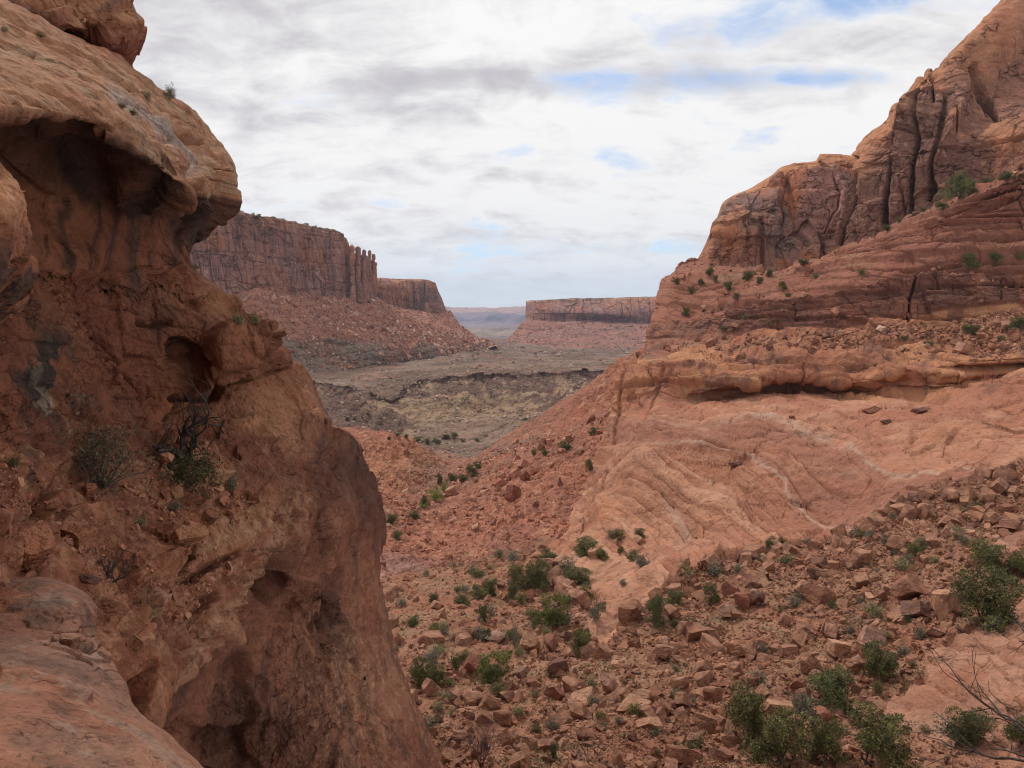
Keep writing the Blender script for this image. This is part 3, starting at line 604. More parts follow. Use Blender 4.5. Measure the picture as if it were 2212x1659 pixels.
c = lerp(c, C3(.16, .088, .075), sstep(-.32, .08, vs + .15) * .82 * face); c = lerp(c, ORANGE * .9, np.clip(sstep(.78, .93, up) * .7 + sstep(22, 6, topd) * .6 + (bl(H, 1960, 235, 22, 26) + bl(H, 1862, 360, 20, 20) + bl(H, 2180, 300, 50, 40) + bl(H, 2120, 130, 90, 60, -45)) * .6, 0, 1))
c = lerp(c, TAN * .85, sstep(.3, .5, fbm(V, 2.2, 3, 138)) * .35); c = lerp(c, BLACK * 1.6, np.clip(cr / 5, 0, 1) * .6)
c = lerp(c, C3(.20, .10, .08), bl(H, 2185, 235, 60, 38) * .6 + bl(H, 2160, 165, 60, 20, -30) * .25)
H, V = edgepad(H, V, 'L', 6, .03); c = np.concatenate([np.repeat(c[:, :1], 6, 1), c], 1)
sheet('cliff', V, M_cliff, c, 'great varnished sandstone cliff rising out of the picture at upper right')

# ---- right side: ledges, slickrock bowl and boulder field, one continuous ground
A = [[(640, 2050, 18), (1300, 2050, 21), (2440, 2050, 18)],
 [(700, 1760, 29), (1000, 1760, 30), (1500, 1750, 31), (1900, 1740, 30), (2440, 1710, 28)],
 [(740, 1550, 44), (1100, 1550, 42), (1600, 1550, 41), (1900, 1540, 40), (2100, 1510, 38.5), (2440, 1450, 37)],
 [(770, 1430, 54), (1100, 1430, 52), (1500, 1430, 50), (1800, 1420, 49), (2050, 1390, 47), (2440, 1315, 46)],
 [(800, 1330, 70), (1000, 1325, 68), (1250, 1310, 65), (1500, 1310, 62), (1800, 1290, 60), (2050, 1240, 60), (2440, 1165, 61)],
 [(820, 1255, 88), (1000, 1240, 86), (1200, 1215, 84), (1300, 1220, 80), (1500, 1215, 78), (1700, 1180, 78), (1850, 1140, 78), (2000, 1070, 82), (2212, 985, 88), (2440, 925, 92)],
 [(1195, 1175, 100), (1300, 1140, 100), (1400, 1120, 100), (1560, 1090, 98), (1700, 1070, 98), (1850, 1040, 97), (2000, 1000, 97), (2212, 935, 100), (2440, 900, 102)],
 [(1250, 1070, 122), (1330, 1030, 120), (1450, 1010, 118), (1600, 990, 114), (1800, 960, 112), (2000, 930, 110), (2212, 880, 112), (2440, 850, 113)],
 [(1300, 960, 140), (1340, 940, 142), (1400, 920, 140), (1500, 910, 134), (1650, 900, 128), (1850, 890, 124), (2000, 875, 122), (2212, 835, 122), (2440, 810, 122)],
 [(1318, 890, 152), (1400, 872, 152), (1480, 862, 150), (1560, 850, 151), (1631, 838, 149.5), (1708, 828, 149.5), (1835, 840, 146), (1958, 830, 140), (2061, 835, 135), (2212, 800, 133), (2440, 775, 134)],
 [(1322, 870, 154), (1400, 862, 154), (1480, 850, 150), (1560, 838, 146), (1631, 826, 144), (1708, 815, 144), (1835, 828, 143), (1958, 803, 138), (2061, 790, 134), (2212, 772, 132), (2440, 745, 130)],
 [(1335, 800, 165), (1420, 770, 163), (1500, 760, 160), (1600, 752, 158), (1708, 745, 155), (1835, 747, 152), (1958, 750, 148), (2100, 740, 145), (2212, 728, 142), (2440, 700, 140)],
 [(1345, 785, 185), (1400, 760, 182), (1520, 742, 178), (1640, 728, 172), (1700, 722, 170), (1800, 712, 166), (1900, 703, 163), (2050, 693, 160), (2212, 675, 157), (2440, 650, 153)],
 [(1388, 772, 205), (1440, 728, 200), (1520, 715, 190), (1640, 710, 180), (1720, 708, 174), (1800, 697, 169), (1900, 680, 165), (2050, 665, 162), (2212, 655, 159), (2440, 635, 155)],
 [(1398, 710, 212), (1475, 684, 203), (1560, 662, 193), (1641, 648, 184), (1745, 632, 177), (1845, 618, 171), (1988, 583, 167), (2060, 595, 164), (2212, 590, 161), (2440, 560, 156)],
 [(1415, 655, 225), (1475, 640, 220), (1560, 625, 212), (1641, 612, 205), (1745, 588, 196), (1845, 560, 187), (1960, 522, 179), (2060, 495, 173), (2212, 445, 167), (2440, 360, 160)],
 [(1428, 610, 238), (1480, 588, 242), (1560, 588, 238), (1640, 590, 226), (1700, 573, 218), (1800, 530, 205), (1860, 505, 198), (1960, 460, 188), (2040, 435, 180), (2120, 400, 173), (2212, 363, 166), (2440, 275, 155)],
 [(1440, 598, 252), (1511, 556, 285), (1560, 572, 275), (1640, 584, 258), (1700, 568, 245), (1800, 526, 228), (1860, 502, 218), (1960, 458, 207), (2040, 433, 200), (2120, 398, 190), (2212, 361, 183), (2440, 273, 170)],
 [(1460, 640, 320), (1640, 640, 300), (1800, 580, 260), (1960, 510, 240), (2212, 410, 215), (2440, 320, 200)]]
V, H = surf(A, 1250, 1250)
n = normals(V); xx, yy = H[..., 0], H[..., 1]
edge = below(H, [(1180, 1190), (1215, 1230), (1290, 1395), (1330, 1370), (1420, 1290), (1560, 1222), (1700, 1195), (1850, 1142), (1925, 1095), (2000, 1062), (2100, 1022), (2212, 985), (2440, 900)]) + 10 * fbm(V, 9, 4, 141, .6)
slab = -below(H, [(1790, 1800), (1795, 1575), (1870, 1562), (1925, 1500), (1990, 1442), (2090, 1372), (2212, 1312), (2440, 1200)]) - 6 * fbm(V, 4, 3, 142)
slab2 = -below(H, [(2080, 1300), (2120, 1215), (2150, 1190), (2212, 1125), (2440, 1000)]) * 1.0
slabm = sstep(-3, 3, -slab) * sstep(1640, 1560, yy - (xx - 2000) * .35 + 5 * fbm(V, 3, 3, 143)); slab2m = sstep(-2, 2, -slab2) * sstep(2090, 2130, xx) * sstep(70, 60, -slab2)
field = sstep(-3, 3, edge) * (1 - np.maximum(slabm, slab2m)); field = np.maximum(field, 0)
field = np.where((xx < 1180) & (yy > 1180), 1, field)
bench = np.clip(sstep(812, 800, yy) * 0 + sstep(0, 1, (1 - sstep(6, 26, np.abs(yy - np.interp(xx, [1400, 1640, 1800, 2050, 2212, 2440], [752, 735, 722, 712, 695, 670]))))), 0, 1) * sstep(1450, 1900, xx)
bench = np.maximum(bench, bl(H, 2120, 730, 130, 26) * 1.3); bench = np.clip(bench, 0, 1)
upper = sstep(0, -6, yy - np.interp(xx, [1388, 1640, 1800, 2050, 2212, 2440], [772, 712, 700, 668, 657, 640]))
band = sstep(875, 850, yy + 8 * fbm(V, 25, 3, 144) + np.interp(xx, [1318, 1500, 1900, 2212], [-25, 5, 0, 20])) * (1 - upper)
dome = (1 - field) * (1 - upper) * (1 - band)
BED = [[(1200, 900), (1318, 893), (1480, 870), (1640, 850), (1850, 855), (2300, 820)], [(1200, 930), (1340, 912), (1480, 910), (1630, 902), (1730, 932), (1840, 958), (1910, 1005), (2100, 1008), (2300, 1000)],
 [(1200, 985), (1300, 968), (1390, 960), (1540, 960), (1625, 982), (1697, 1024), (1740, 1075), (1855, 1142), (2000, 1200), (2300, 1300)], [(1200, 1060), (1285, 1038), (1370, 1011), (1450, 1024), (1520, 1050), (1590, 1048), (1650, 1128), (1700, 1162), (1790, 1200), (2300, 1400)],
 [(1180, 1110), (1262, 1072), (1340, 1052), (1430, 1076), (1500, 1108), (1560, 1132), (1620, 1180), (1700, 1230), (2300, 1500)], [(1180, 1160), (1240, 1118), (1330, 1108), (1400, 1136), (1470, 1172), (1520, 1230), (1600, 1300), (2300, 1600)], [(1180, 1250), (1300, 1200), (1400, 1260), (1500, 1350), (2300, 1800)]]
by = np.stack([np.interp(xx, [a for a, b in L_], [b for a, b in L_]) for L_ in BED]); qy = yy + 7 * fbm(V, 14, 4, 194)
q = np.zeros_like(yy)
for i in range(6): q = q + np.clip((qy - by[i]) / np.maximum(by[i + 1] - by[i], 4), 0, 1)
def saw(q, k, seed, pw=.8): t = q * k; i_ = np.floor(t); f_ = t - i_; return (hash1(i_, seed) - .5) * .6 + (1 - f_) * .5 - .5 * np.exp(-((1 - f_) / .12) ** 2), hash1(i_, seed + 1), f_
# relief
V = V + n * ((fbm(V, 16, 5, 150, .5) * 1.5) * (1 - .3 * dome) * (1 - .7 * upper * sstep(1620, 1500, xx)))[..., None]
sA, kA, fA = strata(V, 1.9, 1.5, 151, .5, (.0, .045), 12); sB, kB, fB = strata(V, 5.2, 2.8, 152, .35, (.0, .03), 8, .7)
b1, q1 = joints(V, 5.2, 7.5, 152, .25, .35, (.0, .03), gw=.03); b2, q2 = joints(V, 1.9, 2.9, 151, .25, .5, (.0, .045), gw=.06); b3, q3 = joints(V, .8, 1.6, 155, .25, .6, (.0, .045), gw=.08)
cf = sstep(0, 8, np.minimum(np.interp(xx, [1398, 1475, 1641, 1845, 1988, 2212, 2440], [775, 725, 712, 692, 672, 655, 640]) - yy, yy - np.interp(xx, [1398, 1475, 1641, 1845, 1988, 2060, 2212, 2440], [705, 682, 646, 616, 580, 592, 588, 560]) + 8))
blk = b1 * 2.2 - 1.0 * q1 * sstep(-.3, .2, fbm(V, 20, 2, 149)) + b2 * .9 - .35 * q2 * sstep(-.2, .3, fbm(V, 9, 2, 148)) + b3 * .35 + facets(V, 5, 137, (1, 1, 1.4)) * 1.5 + facets(V, 1.7, 136, (1, 1, 1.5)) * .5
lf = .25 + .75 * np.maximum(sstep(5, 70, xx - np.interp(yy, [556, 600, 650, 775], [1511, 1430, 1415, 1388])) * sstep(0, 30, yy - np.interp(xx, [1430, 1511, 1640, 1700], [612, 566, 590, 560])), sstep(1620, 1700, xx))
V = V + n * (upper * lf * (sB * (1 - .5 * cf) + sA * (1 - .75 * cf) + blk * (.55 + .3 * cf)) + band * (sB * .8 + sA * .35 + blk * .45 + fbm(V, 9, 4, 155) * 1.6))[..., None]
fold = np.sin((V[..., 2] + V[..., 0] * .11 + 3.2 * fbm(V, 30, 3, 156)) * 1.35)
V = V + n * (dome * (fold * .55 * sstep(1750, 1450, xx) + strata(V, 2.6, .6, 157, .9)[0] + strata(V, .8, .16, 159, 1.2)[0] * sstep(-.1, .3, fbm(V, 8, 3, 145)) + fbm(V, 7, 5, 158, .6) * .8))[..., None]
V = V + n * (bench * ((worley(V, 2.2, 159)[2] - .4) * 1.1 + fbm(V, 1.5, 3, 160) * .4))[..., None]
V = V + n * (field * (fbm(V, 5, 4, 161, .6) * .55 + (worley(V, 1.1, 162)[2] - .5) * .28 + fbm(V, .6, 3, 163) * .12) + slabm * (fbm(V, 6, 5, 164) * .5 + strata(V, .9, .12, 165, 1.2)[0]))[..., None]
Hg = H + np.stack([4 * fbm(V, 6, 4, 147), 0 * xx], -1) if H.shape[-1] == 2 else H + np.stack([4 * fbm(V, 6, 4, 147), 0 * xx, 0 * xx], -1)
gr = (line(Hg, [(1352, 790), (1340, 850), (1336, 900), (1328, 960)], 4) * .9 + line(Hg, [(1440, 800), (1425, 860), (1395, 905), (1345, 1000)], 4) * .7 + line(Hg, [(1985, 580), (1968, 640), (1965, 690)], 2.6) * 2.2
       + line(Hg, [(2165, 600), (2160, 650)], 1.6) * .8 + line(H, [(1345, 1000), (1290, 1070), (1240, 1150)], 2) * .9)
V = V - n * gr[..., None]
V = V - n * ((bl(H, 1720, 832, 60, 8) * 2.5 + bl(H, 1985, 848, 60, 12, 14) * 1.5 + bl(H, 2170, 890, 70, 26) * 1.5 + line(H, [(1960, 803), (2061, 788)], 4) * 3 + line(H, [(1610, 768), (1760, 772), (1900, 765)], 3) * 1.2))[..., None]
V = V + n * (bl(H, 1420, 880, 34, 40) * 2.0 + bl(H, 1400, 1050, 60, 60) * 2.5 - bl(H, 1760, 1050, 140, 70) * 1.5)[..., None]
led_ = sum(ledge(H + np.stack([0 * xx, 4 * fbm(V, 9, 3, 190), 0 * xx], -1), p_, a_, r_) for p_, a_, r_ in [
    ([(1372, 958), (1450, 952), (1530, 958), (1625, 975)], .7, 22), ([(1330, 990), (1420, 975), (1560, 988), (1640, 1000)], .6, 20), ([(1285, 1040), (1370, 1012), (1450, 1024), (1520, 1050), (1590, 1046), (1650, 1066)], 1.1, 26),
    ([(1262, 1072), (1340, 1052), (1430, 1076), (1500, 1108), (1560, 1132), (1600, 1130)], .9, 22), ([(1240, 1118), (1330, 1108), (1400, 1136), (1470, 1170)], .9, 24), ([(1610, 1085), (1650, 1128), (1700, 1162), (1790, 1166)], .9, 26),
    ([(1560, 1050), (1600, 1080), (1620, 1110), (1640, 1150)], .5, 22), ([(1215, 1150), (1290, 1150), (1350, 1185)], .8, 20), ([(1960, 965), (2050, 935), (2150, 925), (2300, 915)], 1.4, 30), ([(1700, 1060), (1800, 1030), (1900, 1030), (1990, 1020)], .35, 14),
    ([(1400, 925), (1500, 925), (1600, 912)], .5, 16), ([(1330, 1020), (1400, 1000), (1500, 1020), (1580, 1020)], .4, 10), ([(1300, 1085), (1360, 1078), (1430, 1100), (1500, 1140)], .45, 12)])
w1, h1, g1_ = saw(q, 2.6, 195); w2, h2, g2_ = saw(q + .03 * fbm(V, 5, 3, 193), 8.0, 196)
bm = dome * sstep(.15, .6, q) * (1 - .55 * sstep(1650, 1900, xx)); V = V + n * (bm * (w1 * 1.2 + w2 * .24 * sstep(-.4, .2, fbm(V, 18, 3, 197))))[..., None]
V = V + n * (led_ * 1.2 * dome)[..., None]
V = V + n * ((bl(H, 1420, 1040, 70, 60) * 3.0 + bl(H, 1300, 1120, 40, 50) * 2.0 - bl(H, 1560, 1010, 60, 30) * 1.6 - bl(H, 1800, 1060, 120, 50, -15) * 2.2 + bl(H, 2080, 950, 110, 28) * 2.2 + bl(H, 1560, 1110, 50, 40) * 1.6 - bl(H, 1480, 1150, 50, 26, 30) * 1.6) * dome)[..., None]
wo = np.stack([0 * xx, 4 * fbm(V, 12, 4, 189), 0 * xx], -1)
stp = (ledge(H + wo, [(1400, 705), (1475, 684), (1641, 648), (1745, 632), (1845, 618), (1988, 583), (2060, 595), (2212, 590), (2440, 565)], 3.6, 26, 1.6) + ledge(H + wo, [(1420, 655), (1470, 640), (1640, 612), (1760, 572), (1860, 545), (1960, 505), (2060, 480), (2212, 430), (2440, 345)], 2.6, 22, 1.4)
       + ledge(H + wo, [(1560, 612), (1640, 598), (1745, 565), (1845, 528), (1960, 485), (2100, 440), (2212, 400), (2440, 310)], 2.2, 18, 1.3) + ledge(H + wo, [(1500, 690), (1640, 672), (1850, 650), (2000, 625), (2212, 615), (2440, 590)], 1.5, 14, 1.2))
V = V + n * (stp * upper * np.maximum(lf - .25, 0) * 1.3)[..., None]
V = V + n * ((ledge(H + wo, [(1380, 800), (1500, 780), (1640, 770), (1830, 775), (2000, 765), (2212, 750), (2440, 720)], 2.2, 14, 1.4) + ledge(H + wo, [(1420, 830), (1560, 812), (1700, 795), (1850, 798), (1960, 785)], 1.4, 12, 1.3)) * band)[..., None]
dk1 = np.array([(1372, 958), (1450, 952), (1530, 958), (1625, 975)]); ledk = sum(line(H + wo, p_, 2.2) for p_ in [[(1285, 1040), (1370, 1012), (1450, 1024), (1520, 1050), (1590, 1046), (1650, 1066)], [(1262, 1072), (1340, 1052), (1430, 1076), (1500, 1108), (1560, 1132)], [(1240, 1118), (1330, 1108), (1400, 1136), (1470, 1170)], [(1610, 1085), (1650, 1128), (1700, 1162), (1790, 1166)], [(1385, 968), (1530, 966), (1622, 980)]])
V = V + n * ((facets(V, 3, 191, (1, 1, 2)) * .35 + facets(V, 9, 192) * .7) * dome)[..., None]
# stone colours and painted ledge shade
N2 = normals(V); up = np.abs(N2[..., 2]); nb = fbm(V, 14, 5, 170, .6); nf = fbm(V, 2.2, 4, 171, .6)
c = lerp(C3(.45, .215, .145), C3(.54, .31, .215), sstep(-.15, .35, nb + .35 * fbm(V, 5, 3, 169, st=(1, 1, 3))))                 # dome
c = lerp(c, C3(.54, .29, .18), np.clip(bl(H, 1500, 1080, 160, 90, -20) + bl(H, 2050, 960, 150, 30, -10) + bl(H, 1330, 1180, 90, 90), 0, 1) * .7)
c = lerp(c, C3(.42, .205, .14), np.clip(bl(H, 1790, 1060, 170, 60, -15) * 1.1 + bl(H, 1500, 940, 160, 22, 8), 0, 1) * .75)
c = lerp(c, PALE, sstep(.80, .98, np.sin((V[..., 2] + .11 * V[..., 0] + 3.2 * fbm(V, 30, 3, 156)) * 2.2)) * .35 * dome * sstep(1750, 1500, xx))
c = lerp(c, C3(.38, .175, .115), bm * np.clip(sstep(.45, .75, h1) * .4 + sstep(.55, .8, h2) * .22, 0, 1)); c = lerp(c, C3(.58, .35, .24), bm * np.clip(sstep(.4, .15, h1) * .35 + sstep(.3, .1, h2) * .25, 0, 1)); c = lerp(c, C3(.22, .11, .08), bm * (sstep(.86, .95, g1_) * .45 + sstep(.84, .95, g2_) * .25))
wob = 5 * fbm(V, 6, 3, 172)
Hw = H.copy(); Hw[..., 1] += wob; Hw[..., 0] += 5 * fbm(V, 7, 3, 173)
vein = np.clip(line(Hw, [(1630, 900), (1690, 908), (1730, 932), (1790, 942), (1840, 960)], 8) * sstep(-.35, .1, nf) + line(Hw, [(1840, 960), (1870, 985), (1910, 1008), (2100, 1008)], 3.2)
      + line(Hw, [(1390, 962), (1540, 960), (1610, 975), (1640, 985)], 2.2) * .8 + line(Hw, [(1625, 985), (1660, 1005), (1697, 1022), (1695, 1040), (1740, 1075), (1780, 1110), (1855, 1140)], 3.2)
      + line(Hw, [(1390, 912), (1480, 912), (1620, 902)], 2.5) * .5 + line(Hw, [(1440, 1105), (1490, 1150), (1450, 1160)], 8) * .7 + line(Hw, [(1800, 1010), (1880, 993)], 1.5) * .5, 0, 1) * sstep(-.8, .1, fbm(V, 1.3, 4, 146, .7))
v1 = below(Hw, [(1300, 905), (1500, 905), (1630, 900), (1730, 932), (1840, 960), (1910, 1008), (2100, 1010), (2300, 1000)]); v2 = below(Hw, [(1300, 960), (1390, 962), (1540, 962), (1625, 985), (1697, 1024), (1740, 1075), (1855, 1142), (2000, 1190)])
c = lerp(c, C3(.37, .185, .135), sstep(-4, 6, v1) * sstep(4, -6, v2) * .8 * sstep(-.7, .1, fbm(V, 8, 4, 188)))
c = lerp(c, C3(.22, .115, .085), ledk * .6)  # shade under the dome ledges, painted as dark lines
c = lerp(c, C3(.55, .42, .34), vein * .8)
cb = lerp(C3(.43, .20, .13), C3(.54, .29, .165), sstep(-.2, .3, nb)); cb = lerp(cb, C3(.21, .115, .095), np.clip(sstep(.05, .35, fbm(V, 6, 4, 174, .6, (1, 1, .35))) * .75 + bl(H, 1880, 775, 70, 16) * .8 + bl(H, 1660, 775, 60, 12) * .5, 0, 1))
c = lerp(c, cb, band)
cu = lerp(C3(.38, .17, .125), C3(.45, .22, .155), sstep(-.2, .3, nb)); cu = lerp(cu, C3(.20, .11, .095), sstep(-.25, .15, fbm(V, 7, 4, 175, .6, (1, 1, .25))) * .75 * cf)
cu = lerp(cu, C3(.24, .12, .09), sstep(.7, .4, up) * .25); cu = lerp(cu, C3(.34, .26, .17), sstep(.1, .4, fbm(V, 12, 4, 176)) * sstep(.5, .8, up) * .5)
c = lerp(c, cu * .84, upper)
c = lerp(c, lerp(C3(.38, .18, .12), C3(.47, .26, .17), sstep(-.2, .3, nf)), bench * .8)
cs = lerp(C3(.40, .185, .12), C3(.46, .25, .165), sstep(-.25, .3, fbm(V, 6, 4, 177))); cs = lerp(cs, C3(.34, .27, .16), sstep(.12, .4, fbm(V, 3.5, 4, 178)) * .35)
c = lerp(c, cs, field)
cl = lerp(C3(.46, .24, .165), C3(.56, .33, .235), sstep(-.3, .3, fbm(V, 5, 4, 179, .6))); cl = lerp(cl, C3(.33, .18, .135), sstep(.15, .4, fbm(V, 4, 4, 180, st=(1, .4, 1))) * .6)
c = lerp(c, cl, np.maximum(slabm, slab2m))
c = lerp(c, C3(.22, .12, .095), sstep(.35, .6, fbm(V, 1.1, 3, 181)) * dome * .35)
H, V = edgepad(H, V, 'L', 6, .04); c = np.concatenate([np.repeat(c[:, :1], 6, 1), c], 1); field = np.concatenate([np.repeat(field[:, :1], 6, 1) * 0, field], 1)
c = lerp(c, C3(.50, .27, .17), line(H, [(1060, 1500), (1075, 1523), (1114, 1540), (1140, 1575), (1160, 1600)], 5) * .8)
c = c * C3(.765, .68, .635); c = c * (1 - field[..., None] * (1 - C3(.85, .92, .94))); c = c * (1 - np.concatenate([np.zeros((c.shape[0], c.shape[1] - slabm.shape[1])), np.maximum(slabm, slab2m)], 1)[..., None] * .12)
LAND['right'] = (V, H); FIELD = field * (1 - .9 * line(H, [(1060, 1500), (1075, 1523), (1114, 1540), (1140, 1575), (1160, 1600)], 7)); BENCH = np.concatenate([np.zeros((bench.shape[0], 6)), bench], 1); UPP = np.concatenate([np.zeros((bench.shape[0], 6)), upper], 1)
sheet('slickrock', V, M_mid, c, 'smooth orange slickrock bowl with ledges above and a boulder field below')
DROP = 0
# ================================================================== left foreground rock
def left_col(V, s, seed):
    nb = fbm(V, 5 * s, 5, seed, .6); c = lerp(C3(.27, .11, .065), C3(.36, .165, .095), sstep(-.25, .3, nb))
    return c
# knob on top
V, H = surf([[(-300, -120, 18), (150, -100, 21), (270, -70, 24), (285, -60, 26)], [(-300, -20, 15), (100, -30, 18), (200, -20, 20), (270, -5, 22), (289, -5, 25)], [(-300, 5, 14.5), (60, 10, 17), (150, 20, 18.5), (230, 25, 20), (275, 25, 22), (300, 34, 24)],
             [(-300, 12, 14.2), (40, 22, 16.7), (130, 50, 18.2), (200, 70, 19.3), (250, 58, 20.6), (300, 50, 22), (321, 64, 24)], [(-300, 15, 15.2), (30, 30, 17.4), (120, 66, 19), (200, 90, 20.6), (270, 110, 22.4), (312, 104, 24.3)],
             [(-300, 25, 17), (30, 44, 19), (120, 80, 20.5), (200, 112, 22), (260, 135, 23.2), (290, 143, 24.6)], [(-300, 60, 20), (120, 120, 24), (290, 165, 27)]], 420, 240, byx=False)
n = normals(V) * efade(V, 'R', 22, .3)[..., None]; V = V + n * (fbm(V, 2.6, 5, 201) * .35 + fbm(V, .5, 4, 202) * .06 + (worley(V, 1.8, 203, (1, 1, .7))[2] - .5) * .12 + facets(V, 1.6, 205) * .4 + facets(V, .5, 206) * .1)[..., None]
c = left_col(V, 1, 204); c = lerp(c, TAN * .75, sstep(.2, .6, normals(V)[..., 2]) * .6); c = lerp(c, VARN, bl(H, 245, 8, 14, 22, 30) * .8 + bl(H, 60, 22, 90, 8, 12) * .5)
c = lerp(c, DKRED * 1.1, below(H, [(0, 10), (200, 80), (300, 52), (330, 50)])[..., None][..., 0] * .03)
H, V = edgepad(H, V, 'R', 6, .03); c = np.concatenate([c, np.repeat(c[:, -1:], 6, 1)], 1)
sheet('rock_knob', V, M_left, c, 'rounded sandstone knob at the top left corner')
# the overhanging cap
V, H = surf([[(-300, -40, 17), (0, 40, 21), (250, 150, 26), (400, 262, 31), (480, 350, 33)],
             [(-300, -80, 12), (0, 0, 15.5), (150, 72, 18), (250, 122, 20), (300, 163, 21.5), (360, 215, 23.5), (400, 240, 25), (440, 275, 26.5), (490, 335, 28)],
             [(-300, 30, 9), (0, 80, 12.5), (150, 110, 15), (250, 150, 17), (340, 210, 19), (400, 256, 21), (450, 303, 23), (485, 332, 25), (508, 372, 26)],
             [(-300, 110, 7), (0, 150, 10.5), (150, 172, 12.5), (250, 215, 14), (340, 275, 16), (400, 315, 18), (440, 340, 19.5), (490, 362, 22), (511, 395, 24.5)],
             [(-300, 190, 5.5), (0, 228, 8.6), (100, 236, 10), (160, 248, 10.8), (250, 290, 12.2), (340, 350, 13.8), (400, 400, 15.6), (425, 420, 16.5), (440, 428, 18), (480, 430, 21.5), (510, 418, 24)],
             [(-300, 225, 6.5), (0, 250, 10), (160, 272, 12.4), (250, 318, 14), (340, 390, 15.6), (400, 432, 16.9), (426, 448, 17.6), (440, 455, 19), (470, 465, 21.5), (499, 447, 23.6)],
             [(-300, 280, 8.5), (0, 300, 12), (150, 330, 14.5), (250, 375, 16.2), (340, 440, 17.6), (400, 470, 18.8), (425, 478, 19.6), (450, 485, 21.4), (485, 470, 23.4)],
             [(-300, 350, 9.5), (0, 380, 13), (150, 410, 15.6), (250, 445, 17.2), (340, 480, 18.6), (390, 500, 19.6), (412, 508, 20.4), (430, 512, 21.8), (458, 500, 23.4)],
             [(-300, 430, 9.8), (0, 460, 13), (150, 480, 15.5), (250, 505, 17.2), (320, 520, 18.3), (370, 530, 19.3), (395, 535, 20.1), (408, 536, 21), (418, 524, 22.4)],
             [(-300, 545, 9.4), (0, 566, 12.4), (150, 570, 14.9), (250, 570, 16.8), (320, 573, 17.9), (360, 574, 18.8), (385, 572, 19.6), (400, 565, 20.6), (409, 553, 22)],
             [(-300, 640, 10.5), (0, 640, 13.6), (250, 640, 18), (409, 620, 23)]], 900, 900, byx=False)
n = normals(V) * efade(V, 'R', 32, .3)[..., None]; xx, yy = H[..., 0], H[..., 1]
lipl = [(-300, 192), (0, 230), (100, 238), (160, 250), (250, 292), (340, 352), (400, 402), (430, 425), (512, 425)]
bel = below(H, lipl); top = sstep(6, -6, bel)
nose = bl(H, 480, 430, 45, 60)
V = V + n * (fbm(V, 3.5, 5, 211) * .34 + nose * (facets(V, 1.8, 207, (1, 1, .8)) * .9 + facets(V, .6, 208) * .25) + top * (strata(V, .45, .16, 212, 1.2, (.32, .1))[0] + fbm(V, .4, 4, 213) * .05 + ridged(V, .9, 3, 214, (1, 1, 2.5)) * -.07)
             + (1 - top) * (facets(V, 2.2, 210, (1, 1, .8)) * .4 + facets(V, .7, 209) * .08 + fbm(V, 1.1, 4, 215) * .13 + (worley(V, 1.5, 216, (1, 1, .6))[2] - .5) * .12))[..., None]
cg = (line(H, [(375, 305), (395, 330), (408, 355), (415, 390), (428, 415), (430, 430)], 7) * .9 + line(H, [(300, 230), (340, 245), (400, 278), (440, 305)], 3) * .28 + line(H, [(230, 165), (300, 195), (340, 213)], 2) * .1
      + line(H, [(0, 92), (80, 105)], 2.5) * .25 + line(H, [(190, 260), (220, 275), (250, 285)], 2.5) * .25 + line(H, [(175, 160), (200, 172)], 2) * .15)
V = V - n * cg[..., None]
V = V - n * (bl(H, 170, 345, 60, 40, 25) * .7 - bl(H, 260, 390, 70, 30, 20) * .5 + bl(H, 330, 395, 30, 25) * .3)[..., None]
V = relax(V)
c = left_col(V, 1, 217)
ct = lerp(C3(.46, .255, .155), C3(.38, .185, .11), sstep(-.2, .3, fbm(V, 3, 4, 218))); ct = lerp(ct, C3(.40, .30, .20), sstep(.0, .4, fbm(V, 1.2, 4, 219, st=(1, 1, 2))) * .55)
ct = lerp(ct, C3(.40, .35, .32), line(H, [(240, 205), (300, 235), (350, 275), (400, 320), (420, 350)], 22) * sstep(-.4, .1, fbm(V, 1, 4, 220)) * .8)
c = lerp(c, C3(.085, .05, .042), (1 - top) * sstep(210, 110, bel) * .75 * sstep(-.7, .0, fbm(V, 2.5, 3, 223)))  # underside of the overhang darkened, its shade put into the colour
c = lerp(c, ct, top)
bw = [(165, 375, 34, 32), (175, 425, 30, 26), (60, 265, 80, 22), (200, 285, 60, 24), (285, 310, 60, 16), (290, 415, 55, 30), (350, 400, 30, 30), (420, 500, 24, 40), (445, 455, 22, 40), (310, 330, 40, 10)]
m = sum(bl(H, a, b, r1, r2, 25 if r1 > r2 else 0) for a, b, r1, r2 in bw); m = m * sstep(-.5, .15, fbm(V, 1.6, 4, 221, .6) + .1)
for x0, x1, w in ((238, 232, 8), (285, 278, 11), (300, 294, 7), (120, 138, 8), (385, 380, 9), (200, 196, 5), (335, 330, 5)):
    m = m + line(H, [(x0, 400), (x1, 580)], w) * sstep(-.45, .1, fbm(V, .9, 3, 222, .6, (1, 1, .25))) * sstep(415, 450, yy) * .9
c = lerp(c, BLACK, np.clip(m, 0, 1) * .85 * (1 - top * .8))
H, V = edgepad(H, V, 'R', 8, .03); c = np.concatenate([c, np.repeat(c[:, -1:], 8, 1)], 1)
c = c * C3(.85, .80, .78)
LAND['cap'] = (V, H); sheet('overhang', V, M_left, c, 'great sandstone overhang with black-streaked underside on the left')
